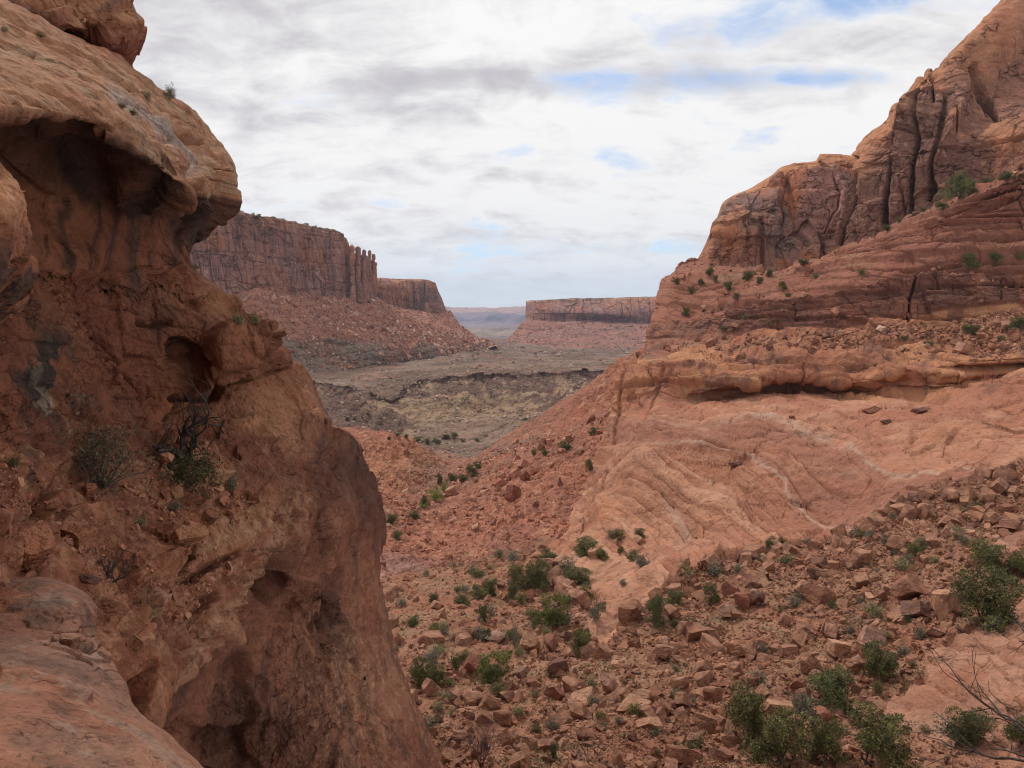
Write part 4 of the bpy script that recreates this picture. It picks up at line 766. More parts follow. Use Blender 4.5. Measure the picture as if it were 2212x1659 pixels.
# wall, terrace and cliff below it
Wl = [[(-300, 520, 11), (0, 545, 13.6), (250, 550, 18.2), (380, 552, 21), (400, 552, 24)],
 [(-300, 565, 9.6), (0, 575, 12.6), (150, 577, 15.1), (250, 577, 17), (320, 580, 18.2), (365, 580, 19.2), (395, 572, 20.6), (407, 567, 22.5)],
 [(-300, 650, 9.5), (0, 650, 12.5), (150, 650, 15), (300, 650, 17.5), (400, 655, 19), (450, 655, 20.2), (495, 645, 22), (516, 648, 24)],
 [(-300, 740, 9), (0, 740, 12), (150, 745, 14.5), (300, 745, 17), (380, 750, 18.3), (450, 740, 18.6), (530, 735, 20), (575, 728, 22), (590, 742, 24.5)],
 [(-300, 850, 8), (0, 860, 10.5), (150, 870, 13), (250, 865, 15.5), (330, 860, 17.2), (380, 862, 18.4), (450, 850, 19), (520, 840, 19.6), (600, 828, 21), (655, 805, 23.5), (681, 826, 26)],
 [(-300, 960, 7), (0, 960, 9.5), (150, 960, 12), (250, 958, 14.5), (330, 950, 16.5), (400, 935, 18), (480, 925, 18.8), (560, 915, 19.3), (640, 900, 20.6), (690, 885, 22.6), (708, 892, 26)],
 [(-300, 1080, 5.5), (0, 1080, 7.5), (100, 1080, 9.5), (200, 1080, 11.5), (300, 1060, 13.5), (400, 1040, 15.3), (480, 1030, 16.8), (560, 1015, 17.8), (640, 1000, 19.2), (700, 985, 21), (745, 945, 25.5), (778, 957, 28)],
 [(-300, 1200, 4.5), (0, 1200, 6), (100, 1200, 8), (200, 1190, 9.8), (300, 1180, 11.5), (400, 1150, 13.3), (500, 1120, 15.2), (580, 1100, 16.9), (660, 1080, 18.9), (715, 1065, 21), (780, 1030, 26.5), (816, 1040, 28.5)],
 [(-300, 1330, 3.8), (0, 1330, 5), (100, 1320, 6.6), (200, 1300, 8.4), (300, 1290, 10), (400, 1270, 11.8), (500, 1230, 13.8), (580, 1195, 16), (650, 1180, 18.5), (730, 1160, 20.8), (800, 1150, 26), (834, 1150, 28.5)],
 [(-300, 1480, 3.1), (0, 1470, 4.2), (200, 1450, 6.9), (290, 1530, 8.2), (345, 1520, 9.2), (430, 1420, 11.2), (500, 1330, 13), (550, 1270, 14.8), (600, 1225, 16.6), (650, 1250, 19), (730, 1260, 21), (795, 1255, 25), (827, 1250, 27.5)],
 [(-300, 1620, 3.2), (0, 1620, 4.4), (200, 1620, 7.2), (300, 1580, 9.2), (355, 1545, 11), (435, 1450, 13.4), (510, 1370, 15.6), (560, 1330, 17.6), (610, 1310, 19.4), (660, 1330, 20.4), (740, 1340, 21.6), (805, 1340, 24.5), (844, 1340, 27)],
 [(-300, 1760, 5), (0, 1760, 7), (250, 1720, 11), (350, 1630, 14.5), (430, 1560, 16.6), (520, 1500, 18.2), (600, 1460, 19.5), (680, 1450, 20.2), (760, 1450, 21.3), (825, 1440, 23.8), (872, 1445, 27)],
 [(-300, 1900, 8), (0, 1900, 10), (300, 1800, 14), (400, 1700, 16.5), (500, 1640, 18.2), (600, 1600, 19.2), (700, 1590, 19.8), (800, 1590, 21.2), (870, 1590, 23.6), (930, 1595, 27)],
 [(-300, 2300, 7), (0, 2300, 8), (400, 2100, 12), (600, 2050, 14), (800, 2000, 15.5), (1000, 1950, 19), (1080, 1950, 24)]]
V, H = surf(Wl, 1000, 1150, byx=True)
n = normals(V) * efade(V, 'R', 45, .3)[..., None] * calm(V, H)[..., None]; xx, yy = H[..., 0], H[..., 1]
ter = sstep(-10, 25, below(H, [(-300, 950), (0, 950), (150, 965), (300, 975), (370, 960), (450, 950), (500, 1000), (560, 1080), (620, 1150)])) * sstep(12, -12, below(H, [(-300, 2000), (200, 1600), (333, 1535), (430, 1430), (540, 1280), (620, 1150), (640, 1120)]))
rub = sstep(.0, .5, ter) * sstep(700, 540, xx)
butt = bl(H, 590, 920, 110, 110)
low = sstep(-6, 6, below(H, [(-300, 2000), (200, 1600), (333, 1535), (430, 1430), (540, 1280), (620, 1150), (680, 1050), (720, 950), (840, 900)]))
V = V + n * (fbm(V, 3.2, 5, 231, .55) * .34 * (1 - .5 * butt))[..., None]
wall = (1 - ter) * (1 - low) * (1 - butt)
b1, q1 = joints(V, 1.0, 1.6, 233, .9, .5, (.25, .2), .5, gw=.04); b2, q2 = joints(V, .34, .55, 234, .7, .6, (.25, .3), .3, gw=.06); g1, g2, gid = worley(V, .5, 234, (1, 1, 1.2), .9)
mk = sstep(-.15, .3, fbm(V, 1.6, 3, 229))
V = V + n * (wall * (b1 * .22 + b2 * .13 * mk - .10 * q1 * mk - .05 * q2 * mk + fbm(V, .8, 4, 228) * .10 + strata(V, .6, .10, 235, 1.0, (.2, .2))[0])
    + ter * (1 - low) * (b1 * .34 + b2 * .2 * mk + (gid - .5) * .08 * mk - .08 * q1 * mk + fbm(V, .8, 4, 228) * .10 + strata(V, .35, .06, 236, 1.0, (.1, .25))[0])
    + low * ((worley(V, 2.2, 237, (1, 1, .22), .9)[2] - .5) * .5 + (gid - .5) * .08 + ridged(V, 1.5, 4, 238, (1, 1, .25)) * -.22))[..., None]
V = V + n * (butt * (fbm(V, .8, 4, 239) * .1 + (gid - .5) * .05))[..., None]
V = V + n * (fbm(V, .45, 5, 240, .62) * .07 + (1 - butt * .8) * (facets(V, 1.5, 224, (1, 1, 1.2)) * .42 + facets(V, .55, 225, (1, 1, 1.2)) * .18 * mk + facets(V, .22, 226) * .06))[..., None]
def stroke(pts, w, dep): 
    global V
    V = V - n * (line(H + np.stack([6 * nz1, 6 * nz2, 0 * nz1], -1), pts, w) * dep)[..., None]
nz1 = fbm(V, .9, 3, 241); nz2 = fbm(V, .9, 3, 242)
# hollow alcove, the block that hangs beside it and the undercut below both
xw = xx + 16 * nz1; yw = yy + 16 * nz2
V = V - n * (np.clip(sstep(1.1, .5, ((xw - 412) / 38) ** 2 + ((yw - 765 + (xw - 412) * -.5) / 46) ** 2) * sstep(0, 14, yw - 722) * .55 + sstep(1.1, .8, ((xw - 400) / 30) ** 2 + ((yw - 800) / 60) ** 2) * .25, 0, 2))[..., None]
V = V + n * (sstep(1.15, .6, np.maximum(np.abs(xw - 492 - (yw - 765) * -.12) / 52, np.abs(yw - 765 - (xw - 492) * -.25) / 62)) * .7)[..., None]
V = V + n * (sstep(1.1, .6, ((xx - 556) / 22) ** 2 + ((yy - 745) / 36) ** 2) * .5)[..., None]
stroke([(368, 862), (420, 866), (470, 852), (490, 820), (530, 790), (555, 770)], 6, .6)
stroke([(500, 830), (560, 815), (620, 795), (650, 770)], 3, .28)
stroke([(330, 600), (350, 700), (360, 760)], 3, .1); stroke([(225, 720), (270, 790), (310, 850), (335, 950)], 4, .35)
stroke([(370, 780), (378, 860), (362, 930), (330, 990)], 4, .5)
stroke([(290, 700), (340, 702), (372, 690)], 5, .3)
stroke([(100, 1120), (70, 1130), (110, 1070), (160, 1030)], 11, .5)
stroke([(0, 940), (80, 945), (150, 960)], 4, .2)
stroke([(410, 1250), (450, 1225), (500, 1200), (530, 1190)], 5, .4); stroke([(430, 1320), (460, 1300), (400, 1235), (405, 1190)], 4, .3)
stroke([(300, 1300), (296, 1370), (280, 1430), (262, 1460)], 7, .5); stroke([(210, 1300), (270, 1290), (300, 1270)], 3, .2)
stroke([(440, 1290), (470, 1285)], 8, .6)
V = V - n * (sstep(1.1, .5, ((xx - 592) / 30) ** 2 + ((yy - 1245 + (xx - 592) * .6) / 60) ** 2) * 1.6)[..., None]
V = V - n * (bl(H, 735, 1250, 16, 60) * 1.1 + bl(H, 720, 1330, 14, 40) * 1.0 + line(H, [(722, 915), (738, 1000), (742, 1100), (735, 1180), (712, 1240)], 8) * .9)[..., None]
V = V - n * (sstep(-12, 12, below(H, [(400, 1560), (450, 1580), (500, 1590), (560, 1560), (590, 1550), (600, 1400)])) * bl(H, 500, 1600, 120, 60) * .5)[..., None]
V = relax(V)
V = V + normals(V) * ((facets(V, .8, 290, (1, 1, 1.2)) * .10 + facets(V, .3, 291) * .05) * (1 - .6 * butt) * (.3 + .7 * mk))[..., None]
# colours
up = normals(V)[..., 2]; nb = fbm(V, 2.6, 5, 243, .6); nf = fbm(V, .5, 4, 244, .6)
c = lerp(C3(.23, .088, .056), C3(.30, .125, .073), sstep(-.25, .3, nb))
c = lerp(c, C3(.42, .21, .12), np.clip(butt * 1.2 * sstep(-.5, 0, nb) + sstep(1.4, .2, ((xx - 470) / 60) ** 2 + ((yy - 640) / 60) ** 2) * .7 * sstep(410, 440, xx), 0, 1) * .8)
c = lerp(c, C3(.35, .155, .092), ter * sstep(-.3, .3, nb) * .8); c = lerp(c, C3(.42, .22, .13), ter * sstep(.1, .4, nf) * .5); c = lerp(c, C3(.30, .115, .07), sstep(.75, .95, up) * ter * .6)
c = lerp(c, C3(.32, .14, .09), low * sstep(-.3, .2, nb)); c = lerp(c, C3(.43, .22, .14), low * bl(H, 770, 1480, 120, 130) * .7)
c = lerp(c, C3(.25, .10, .07), bl(H, 500, 1500, 150, 110) * .7)
dk = fbm(V, 1.3, 4, 245, .6, (1, 1, .3))
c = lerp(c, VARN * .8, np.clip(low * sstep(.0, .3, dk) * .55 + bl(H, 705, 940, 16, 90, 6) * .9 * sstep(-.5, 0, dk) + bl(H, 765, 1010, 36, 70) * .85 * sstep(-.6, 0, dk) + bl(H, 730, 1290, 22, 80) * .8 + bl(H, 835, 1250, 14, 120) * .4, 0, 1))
c = lerp(c, VARN * .9, butt * sstep(.2, .35, fbm(V, 1.0, 4, 246)) * .6)
c = lerp(c, BLACK * 1.1, np.clip(bl(H, 100, 800, 46, 110, -20) * 1.3 * sstep(-.25, .15, fbm(V, .8, 4, 247, .65)) + bl(H, 285, 600, 16, 40) * .8 + bl(H, 60, 1010, 60, 60) * sstep(.0, .2, nf) * .8, 0, 1))
c = lerp(c, VARN * .9, wall * sstep(.1, .4, fbm(V, 1.8, 4, 248)) * .4)
tanm = fbm(V, .28, 5, 249, .7)
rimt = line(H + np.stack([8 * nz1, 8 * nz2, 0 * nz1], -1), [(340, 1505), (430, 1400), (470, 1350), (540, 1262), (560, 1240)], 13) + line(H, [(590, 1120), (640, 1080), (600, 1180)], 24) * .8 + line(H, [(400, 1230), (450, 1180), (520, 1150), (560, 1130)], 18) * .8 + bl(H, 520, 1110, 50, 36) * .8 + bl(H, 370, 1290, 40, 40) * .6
c = lerp(c, C3(.50, .29, .18), np.clip(rimt, 0, 1) * sstep(-.3, .1, tanm) * .85)  # highlights along the ledge rims, painted in as tan
c = lerp(c, C3(.46, .25, .155), (ter * .8 + butt * .7 + low * bl(H, 790, 1500, 130, 160) + .25 * low) * sstep(.05, .3, tanm) * .8)
c = lerp(c, C3(.12, .055, .042), np.clip(bl(H, 592, 1240, 34, 56, 25) * .9 + bl(H, 760, 1000, 30, 60, -15) * .8 + bl(H, 800, 1090, 30, 90) * .75 + bl(H, 700, 1120, 18, 110) * .7 * sstep(-.4, .1, nz1) + bl(H, 735, 1290, 26, 60) * .9, 0, 1))  # shade of the alcoves and hollows painted into the rock colour
c = lerp(c, C3(.42, .36, .27), wall * bl(H, 130, 850, 50, 80) * sstep(.1, .3, nf) * .6)
H, V = edgepad(H, V, 'R', 8, .03); c = np.concatenate([c, np.repeat(c[:, -1:], 8, 1)], 1)
c = c * C3(.82, .79, .76)
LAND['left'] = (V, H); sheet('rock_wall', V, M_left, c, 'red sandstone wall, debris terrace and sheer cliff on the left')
# lobe at the left edge
V, H = surf([[(-300, 300, 7), (-60, 330, 8), (0, 370, 9), (20, 395, 10.5)], [(-300, 380, 5.6), (-60, 385, 6.6), (0, 395, 7.4), (32, 408, 8), (42, 420, 9.5)], [(-300, 450, 5), (-60, 450, 6.2), (10, 450, 7), (42, 455, 8), (52, 460, 9.5)],
             [(-300, 530, 5.2), (-60, 530, 6.4), (10, 530, 7.2), (45, 530, 8), (62, 535, 9.5)], [(-300, 600, 5.6), (-60, 600, 6.8), (10, 605, 7.8), (42, 600, 8.6), (60, 595, 10)],
             [(-300, 660, 6.4), (-60, 655, 7.8), (5, 650, 9), (30, 640, 10), (45, 630, 11)], [(-300, 720, 8), (-60, 700, 10), (20, 680, 12.5)]], 260, 330, byx=False)
n = normals(V); V = V + n * (fbm(V, 1.6, 5, 251, .6) * .3 + (worley(V, .8, 252)[2] - .5) * .14)[..., None]
c = lerp(left_col(V, .6, 253), C3(.50, .26, .14), sstep(520, 440, H[..., 1]) * .7); c = lerp(c, BLACK * 1.2, sstep(.0, .25, fbm(V, .9, 4, 254)) * sstep(480, 560, H[..., 1]) * .8)
H, V = edgepad(H, V, 'R', 6, .04); c = np.concatenate([c, np.repeat(c[:, -1:], 6, 1)], 1)
sheet('rock_knob', V, M_left, c, 'weathered rock lobe at the left edge below the overhang')
# rock underfoot
Fg = [[(-400, 1300, 9), (0, 1310, 9), (100, 1320, 8.6), (190, 1345, 8)], [(-400, 1225, 6), (0, 1238, 6.3), (60, 1240, 6.3), (140, 1262, 6.1), (180, 1288, 6), (200, 1310, 6.2)], [(-400, 1330, 4.9), (0, 1340, 5), (100, 1345, 5.1), (180, 1355, 5.25), (216, 1378, 5.6)],
 [(-400, 1440, 3.9), (0, 1440, 4.1), (120, 1440, 4.3), (210, 1440, 4.7), (260, 1445, 5.2)], [(-400, 1550, 3.2), (0, 1550, 3.4), (150, 1550, 3.7), (260, 1550, 4.2), (306, 1555, 4.7)],
 [(-400, 1660, 2.7), (0, 1660, 2.9), (200, 1660, 3.2), (360, 1650, 3.7), (440, 1662, 4.3)], [(-400, 1900, 2.1), (0, 1900, 2.2), (250, 1900, 2.5), (450, 1900, 2.9), (580, 1900, 3.6)]]
V, H = surf(Fg, 560, 620)
n = normals(V); xx, yy = H[..., 0], H[..., 1]
V = V + n * (fbm(V, 1.4, 6, 261, .55) * .10 + fbm(V, .22, 4, 262, .6) * .012)[..., None]
lay = bl(H, 130, 1365, 130, 45, 22)
V = V + n * (lay * (strata(V, .075, .10, 263, .8, (.1, .5))[0] + (worley(V, .22, 264)[2] - .5) * .06) + line(H, [(0, 1480), (60, 1470), (130, 1500), (180, 1515)], 9) * .05 - line(H, [(120, 1375), (180, 1390), (205, 1400)], 6) * .12)[..., None]
c = lerp(C3(.36, .18, .12), C3(.42, .235, .16), sstep(-.3, .3, fbm(V, .5, 5, 265, .6))); c = lerp(c, C3(.26, .17, .13), sstep(.05, .35, fbm(V, .35, 5, 266, .65)) * .6)
c = lerp(c, C3(.13, .10, .085), sstep(.32, .42, fbm(V, .06, 4, 267, .7)) * .7 * sstep(-.2, .3, fbm(V, .5, 2, 268))); c = lerp(c, C3(.20, .13, .10), bl(H, 150, 1440, 150, 40, 15) * .7)
c = lerp(c, C3(.42, .36, .30), sstep(.25, .4, fbm(V, .3, 4, 269)) * .35 + bl(H, 90, 1300, 50, 15) * .4)
H, V = edgepad(H, V, 'R', 8, .05); c = np.concatenate([c, np.repeat(c[:, -1:], 8, 1)], 1)
c = lerp(c, C3(.17, .11, .085), sstep(.0, .3, fbm(V, .45, 6, 281, .7)) * .6); c = lerp(c, C3(.07, .055, .05), sstep(.42, .5, fbm(V, .035, 3, 282, .6)) * .7 * sstep(-.2, .2, fbm(V, .3, 2, 283)))
c = c * C3(.70, .64, .62)
LAND['fore'] = (V, H); sheet('ground', V, M_near, c, 'lichened sandstone rim in the bottom left corner')

# unseen cliff added behind to block sky light, and the ledge stood on
th_ = np.linspace(R(-46), R(-232), 260); zz_ = np.linspace(-9, 52, 150)
T, Z = np.meshgrid(th_, zz_); kk = (-T - R(46)) / R(186)
rad = np.interp(kk, [0, .2, .45, .75, .9, 1], [12.5, 7, 4.6, 4.4, 7, 13]) + .05 * np.clip(Z, 0, 60) * (1 + kk) - .9 * np.exp(-((Z - 6) / 3) ** 2) + np.where(Z < -1.6, (Z + 1.6) * .5 * (kk > .85), 0)
V = np.stack([np.sin(T) * rad, np.cos(T) * rad, Z], -1); n = normals(V)
V = V + n * (fbm(V, 6, 5, 271) * .9 + strata(V, 1.4, .3, 272)[0])[..., None]
sheet('rock_wall', V, M_left, left_col(V, 1, 273), 'unseen sandstone wall added beside and behind the viewpoint to block sky light')
X, Y = np.meshgrid(np.linspace(-9, 7, 120), np.linspace(3.0, -9, 100)); Z = -1.75 + .12 * fbm(np.stack([X, Y, 0 * X], -1), 2, 4, 274) - np.clip(X - 1.2, 0, 9) * .55 - np.clip(Y - 1.5, 0, 5) * .5
V = np.stack([X, Y, Z], -1); sheet('ground', V, M_near, lerp(C3(.44, .22, .145), C3(.50, .29, .20), sstep(-.3, .3, fbm(V, .5, 5, 275))), 'bare sandstone ledge underfoot')
# ================================================================== loose rocks and plants
rng = np.random.default_rng(7); rnd = random.Random(11)
def thing(name, label, cat, loc, rz=0.0, group=None, scale=None, rot=None):
    o = bpy.data.objects.new(name, None); COL.objects.link(o); o.location = loc; o.rotation_euler = rot or (0, 0, rz)
    if scale is not None: o.scale = scale
    o['label'] = label; o['category'] = cat
    if group: o['group'] = group
    return o
# sight-line lookup of the ground: nearest surface under a sighting
ZB = {}
def zbuf(keys):
    key = tuple(keys)
    if key not in ZB:
        w, h = 553, 415; idx = np.full(w * h, -1); dep = np.full(w * h, 1e9); allV = []; alln = []
        for k in keys: allV.append(LAND[k][0].reshape(-1, 3)); alln.append(normals(LAND[k][0]).reshape(-1, 3))
        P = np.concatenate(allV); Nn = np.concatenate(alln); x, y = proj(P); ix = np.round(x / 4).astype(int); iy = np.round(y / 4).astype(int)
        ok = (ix >= 0) & (ix < w) & (iy >= 0) & (iy < h) & (P[:, 1] > 0.5); o = np.flatnonzero(ok); o = o[np.argsort(-P[o, 1])]
        idx[iy[o] * w + ix[o]] = o
        ZB[key] = (P, Nn, idx.reshape(h, w))
    return ZB[key]
def at(x, y, keys=('right', 'red')):
    P, Nn, idx = zbuf(keys); ix = int(np.clip(round(x / 4), 0, 552)); iy = int(np.clip(round(y / 4), 0, 414))
    for r in range(0, 14):
        s = idx[max(0, iy - r):iy + r + 1, max(0, ix - r):ix + r + 1]; s = s[s >= 0]
        if len(s): j = s[np.argmin(((np.stack(proj(P[s]), -1) - [x, y]) ** 2).sum(-1))]; break
    n = Nn[j] * (1 if Nn[j][2] > 0 else -1)
    return P[j], n
def px(w, d): return w * K / F * d
# ---- rocks
def ico(sub):
    t = (1 + 5 ** .5) / 2; v = [(-1, t, 0), (1, t, 0), (-1, -t, 0), (1, -t, 0), (0, -1, t), (0, 1, t), (0, -1, -t), (0, 1, -t), (t, 0, -1), (t, 0, 1), (-t, 0, -1), (-t, 0, 1)]
    f = [(0, 11, 5), (0, 5, 1), (0, 1, 7), (0, 7, 10), (0, 10, 11), (1, 5, 9), (5, 11, 4), (11, 10, 2), (10, 7, 6), (7, 1, 8), (3, 9, 4), (3, 4, 2), (3, 2, 6), (3, 6, 8), (3, 8, 9), (4, 9, 5), (2, 4, 11), (6, 2, 10), (8, 6, 7), (9, 8, 1)]
    v = [np.array(p) / np.linalg.norm(p) for p in v]
    for _ in range(sub):
        mid = {}; g = []
        def m(a, b):
            k = (min(a, b), max(a, b))
            if k not in mid: p = v[a] + v[b]; mid[k] = len(v); v.append(p / np.linalg.norm(p))
            return mid[k]
        for a, b, c in f: ab, bc, ca = m(a, b), m(b, c), m(c, a); g += [(a, ab, ca), (b, bc, ab), (c, ca, bc), (ab, bc, ca)]
        f = g
    return np.array(v), np.array(f)
ICO = [ico(i) for i in range(5)]
def rock_shape(sub, seed, planes=13, sharp=True, flat=1.0):
    r = np.random.default_rng(seed); v = ICO[sub][0] * 1.25
    for _ in range(3): pass
    ax = r.normal(size=(planes, 3)); ax /= np.linalg.norm(ax, axis=1, keepdims=True)
    if sharp:                                                  # blocky: three near-square pairs of joints first
        q, _ = np.linalg.qr(r.normal(size=(3, 3))); ax[:6] = np.concatenate([q, -q]) + r.normal(size=(6, 3)) * .12; ax[:6] /= np.linalg.norm(ax[:6], axis=1, keepdims=True)
    d = r.uniform(.62, .9, planes); d[:6] = r.uniform(.5, .85, 6)
    for _ in range(2):
        for a, k in zip(ax, d):
            o = v @ a - k; v = v - np.clip(o, 0, None)[:, None] * a
    if sub >= 2: v = v + (v / np.linalg.norm(v, axis=1, keepdims=True)) * (fbm(v[None] + seed, .7, 4, seed)[0] * .07 + fbm(v[None] + seed, .22, 2, seed)[0] * .025)[:, None]
    return v * np.array([1, 1, flat])
def rotm(r):
    q = r.normal(size=4); q /= np.linalg.norm(q); w, x, y, z = q
    return np.array([[1 - 2 * (y * y + z * z), 2 * (x * y - z * w), 2 * (x * z + y * w)], [2 * (x * y + z * w), 1 - 2 * (x * x + z * z), 2 * (y * z - x * w)], [2 * (x * z - y * w), 2 * (y * z + x * w), 1 - 2 * (x * x + y * y)]])
def rot_many(n, r, tilt=1.0):
    q = r.normal(size=(n, 4)); q[:, 1:3] *= tilt; q /= np.linalg.norm(q, axis=1, keepdims=True); w, x, y, z = q.T
    return np.stack([1 - 2 * (y * y + z * z), 2 * (x * y - z * w), 2 * (x * z + y * w), 2 * (x * y + z * w), 1 - 2 * (x * x + z * z), 2 * (y * z - x * w), 2 * (x * z - y * w), 2 * (y * z + x * w), 1 - 2 * (x * x + y * y)], -1).reshape(n, 3, 3)
LOW = [[rock_shape(s, 100 + i) for i in range(10)] for s in (0, 1, 2)]
def rock_cols(n, r, pal, k=.14):
    pal = np.array(pal); i = r.integers(0, len(pal), n); j = r.integers(0, len(pal), n); t = r.random((n, 1))
    return (pal[i] * t + pal[j] * (1 - t)) * r.uniform(1 - k, 1 + k, (n, 1))
PAL_F = [(.27, .12, .072), (.32, .155, .095), (.20, .09, .06), (.38, .205, .135), (.15, .075, .055), (.26, .125, .08)]
PAL_R = [(.34, .14, .09), (.29, .12, .08), (.39, .19, .125), (.23, .10, .075), (.42, .24, .17)]
PAL_G = [(.30, .23, .185), (.36, .21, .155), (.22, .16, .13), (.42, .30, .22)]
def rubble(name, P, S, cols, mat, label, seed, tilt=1.0, sub=None, sink=.15, kind='stuff', flat=(.45, 1.0)):
    """one heap of loose stones: positions P, sizes S (half width)"""
    r = np.random.default_rng(seed); n = len(P); lev = np.full(n, sub if sub is not None else 1)
    if sub is None:
        pxs = S / P[:, 1] * F; lev = np.where(pxs > 3.5, 2, np.where(pxs > 1.3, 1, 0))
    VV = []; FF = []; CC = []; off = 0; M = rot_many(n, r, tilt); sc = np.stack([r.uniform(.75, 1.3, n), r.uniform(.65, 1.1, n), r.uniform(flat[0], flat[1], n)], -1)
    pr = r.integers(0, 10, n)
    for L in (0, 1, 2):
        for k in range(10):
            s = np.flatnonzero((lev == L) & (pr == k))
            if not len(s): continue
            b = LOW[L][k]; v = np.einsum('nij,nvj->nvi', M[s], b[None] * sc[s][:, None] * S[s][:, None, None]) + P[s][:, None]
            v[..., 2] += (S[s] * (.35 - sink))[:, None]
            f = ICO[L][1][None] + (np.arange(len(s)) * len(b))[:, None, None] + off
            VV.append(v.reshape(-1, 3)); FF.append(f.reshape(-1, 3)); CC.append(np.repeat(cols[s], len(b), 0)); off += len(s) * len(b)
    o = mesh_obj(name, np.concatenate(VV), np.concatenate(FF), mat, np.concatenate(CC), smooth=False)
    o['kind'] = kind; o['label'] = label
    return o
def scatter(key, mask, n, seed, smin, alpha, smax, dpow=1.0, lo=None):
    """random spots on a ground sheet, thinner with distance; sizes follow a power law, smin and smax in pixels across at the spot"""
    V, H = LAND[key]; r = np.random.default_rng(seed)
    du = np.linalg.norm(np.gradient(V, axis=1), axis=-1); dv = np.linalg.norm(np.gradient(V, axis=0), axis=-1)
    m_ = np.ones(V.shape[:2]) * np.clip(mask, 0, 3); m_[:9] = 0; m_[-9:] = 0; m_[:, :9] = 0; m_[:, -9:] = 0
    cell = du * dv / V[..., 1] ** 2; m_ = m_ * (cell < 12 * np.median(cell)); back = np.maximum.accumulate(V[..., 1], 0); m_[int(V.shape[0] * {'t1': .8, 't2': .8, 'mesa3t': .85, 'red': .8}.get(key, 1)):] = 0
    w = (m_ * du * dv / V[..., 1] ** (1 + dpow)).ravel(); x, y = proj(V.reshape(-1, 3))
    w = np.where((x > -80) & (x < 2290) & (y < 1720) & (y > -50), w, 0); w /= w.sum()
    i = np.searchsorted(np.cumsum(w), r.random(n)); i = np.clip(i, 0, len(w) - 1); P = V.reshape(-1, 3)[i] + r.normal(size=(n, 3)) * (du.ravel()[i] * .3)[:, None]
    s = smin * (1 - r.random(n) * (1 - (smin / smax) ** alpha)) ** (-1 / alpha)
    return P, s / F * P[:, 1] * .5
Vr, Hr = LAND['right']
m_field = FIELD * (.5 + .5 * sstep(-.3, .3, fbm(Vr, 7, 3, 301)))
fine = 1 - .75 * sstep(1250, 1100, Hr[..., 0]) * sstep(1500, 1400, Hr[..., 1])
P1, S1 = scatter('right', m_field * fine, 62000, 302, 1.5, 2.0, 26)
vis = (S1 * 2 / P1[:, 1] * F)
order = np.argsort(-vis); NB = 200
c1 = rock_cols(len(P1), rng, PAL_F)
bigi = order[:NB]; resti = order[NB:]
rubble('rubble', P1[resti], S1[resti], c1[resti], M_bould, 'broken brown sandstone rubble covering the slope at lower right', 303, sink=.3)
# mid-distance slope, bench and upper ledges
Vm, Hm = LAND['red']; P2, S2 = scatter('red', sstep(-.5, .3, fbm(Vm, 12, 3, 304)) * (Vm[..., 1] < 305), 17000, 305, 1.3, 1.9, 13)
rubble('rubble', P2, S2, rock_cols(len(P2), rng, PAL_R), M_bould, 'red rubble on the steep slope in the middle distance', 306, .9)
P3, S3 = scatter('right', BENCH * 1.0 + UPP * .22 * sstep(0, .3, fbm(Vr, 9, 3, 307)), 5000, 308, 1.6, 1.8, 13)
rubble('rubble', P3, S3, rock_cols(len(P3), rng, PAL_F), M_bould, 'loose blocks lying on the ledges at right', 309, .7)
for key, cnt, mk, sd, pal, mx, lb in (('t1', 9000, 1, 311, PAL_R + [(.5, .36, .28)], 8, 'fallen blocks scattered on the talus under the spired mesa'), ('t2', 1500, 1, 312, PAL_R, 4, 'fallen blocks on the talus of the stepped butte'),
                              ('mesa3t', 3000, 1, 313, PAL_R + [(.5, .36, .28)], 4, 'fallen blocks on the talus of the far right mesa'), ('valley', 12000, 1, 314, PAL_G, 7, 'dark and tan blocks on the valley floor and badlands')):
    Vt, Ht = LAND[key]; mk = sstep(-.3, .4, fbm(Vt, 40, 3, sd)) + .1
    if key == 'valley': mk = mk * (Vt[..., 1] < 1900) * (1 + 1.5 * (Ht[..., 1] > 810))
    P, S_ = scatter(key, mk, cnt, sd, 1.0, 2.0, mx, .6)
    rubble('rubble', P, S_, rock_cols(len(P), rng, pal), M_bould, lb, sd + 10, .8)
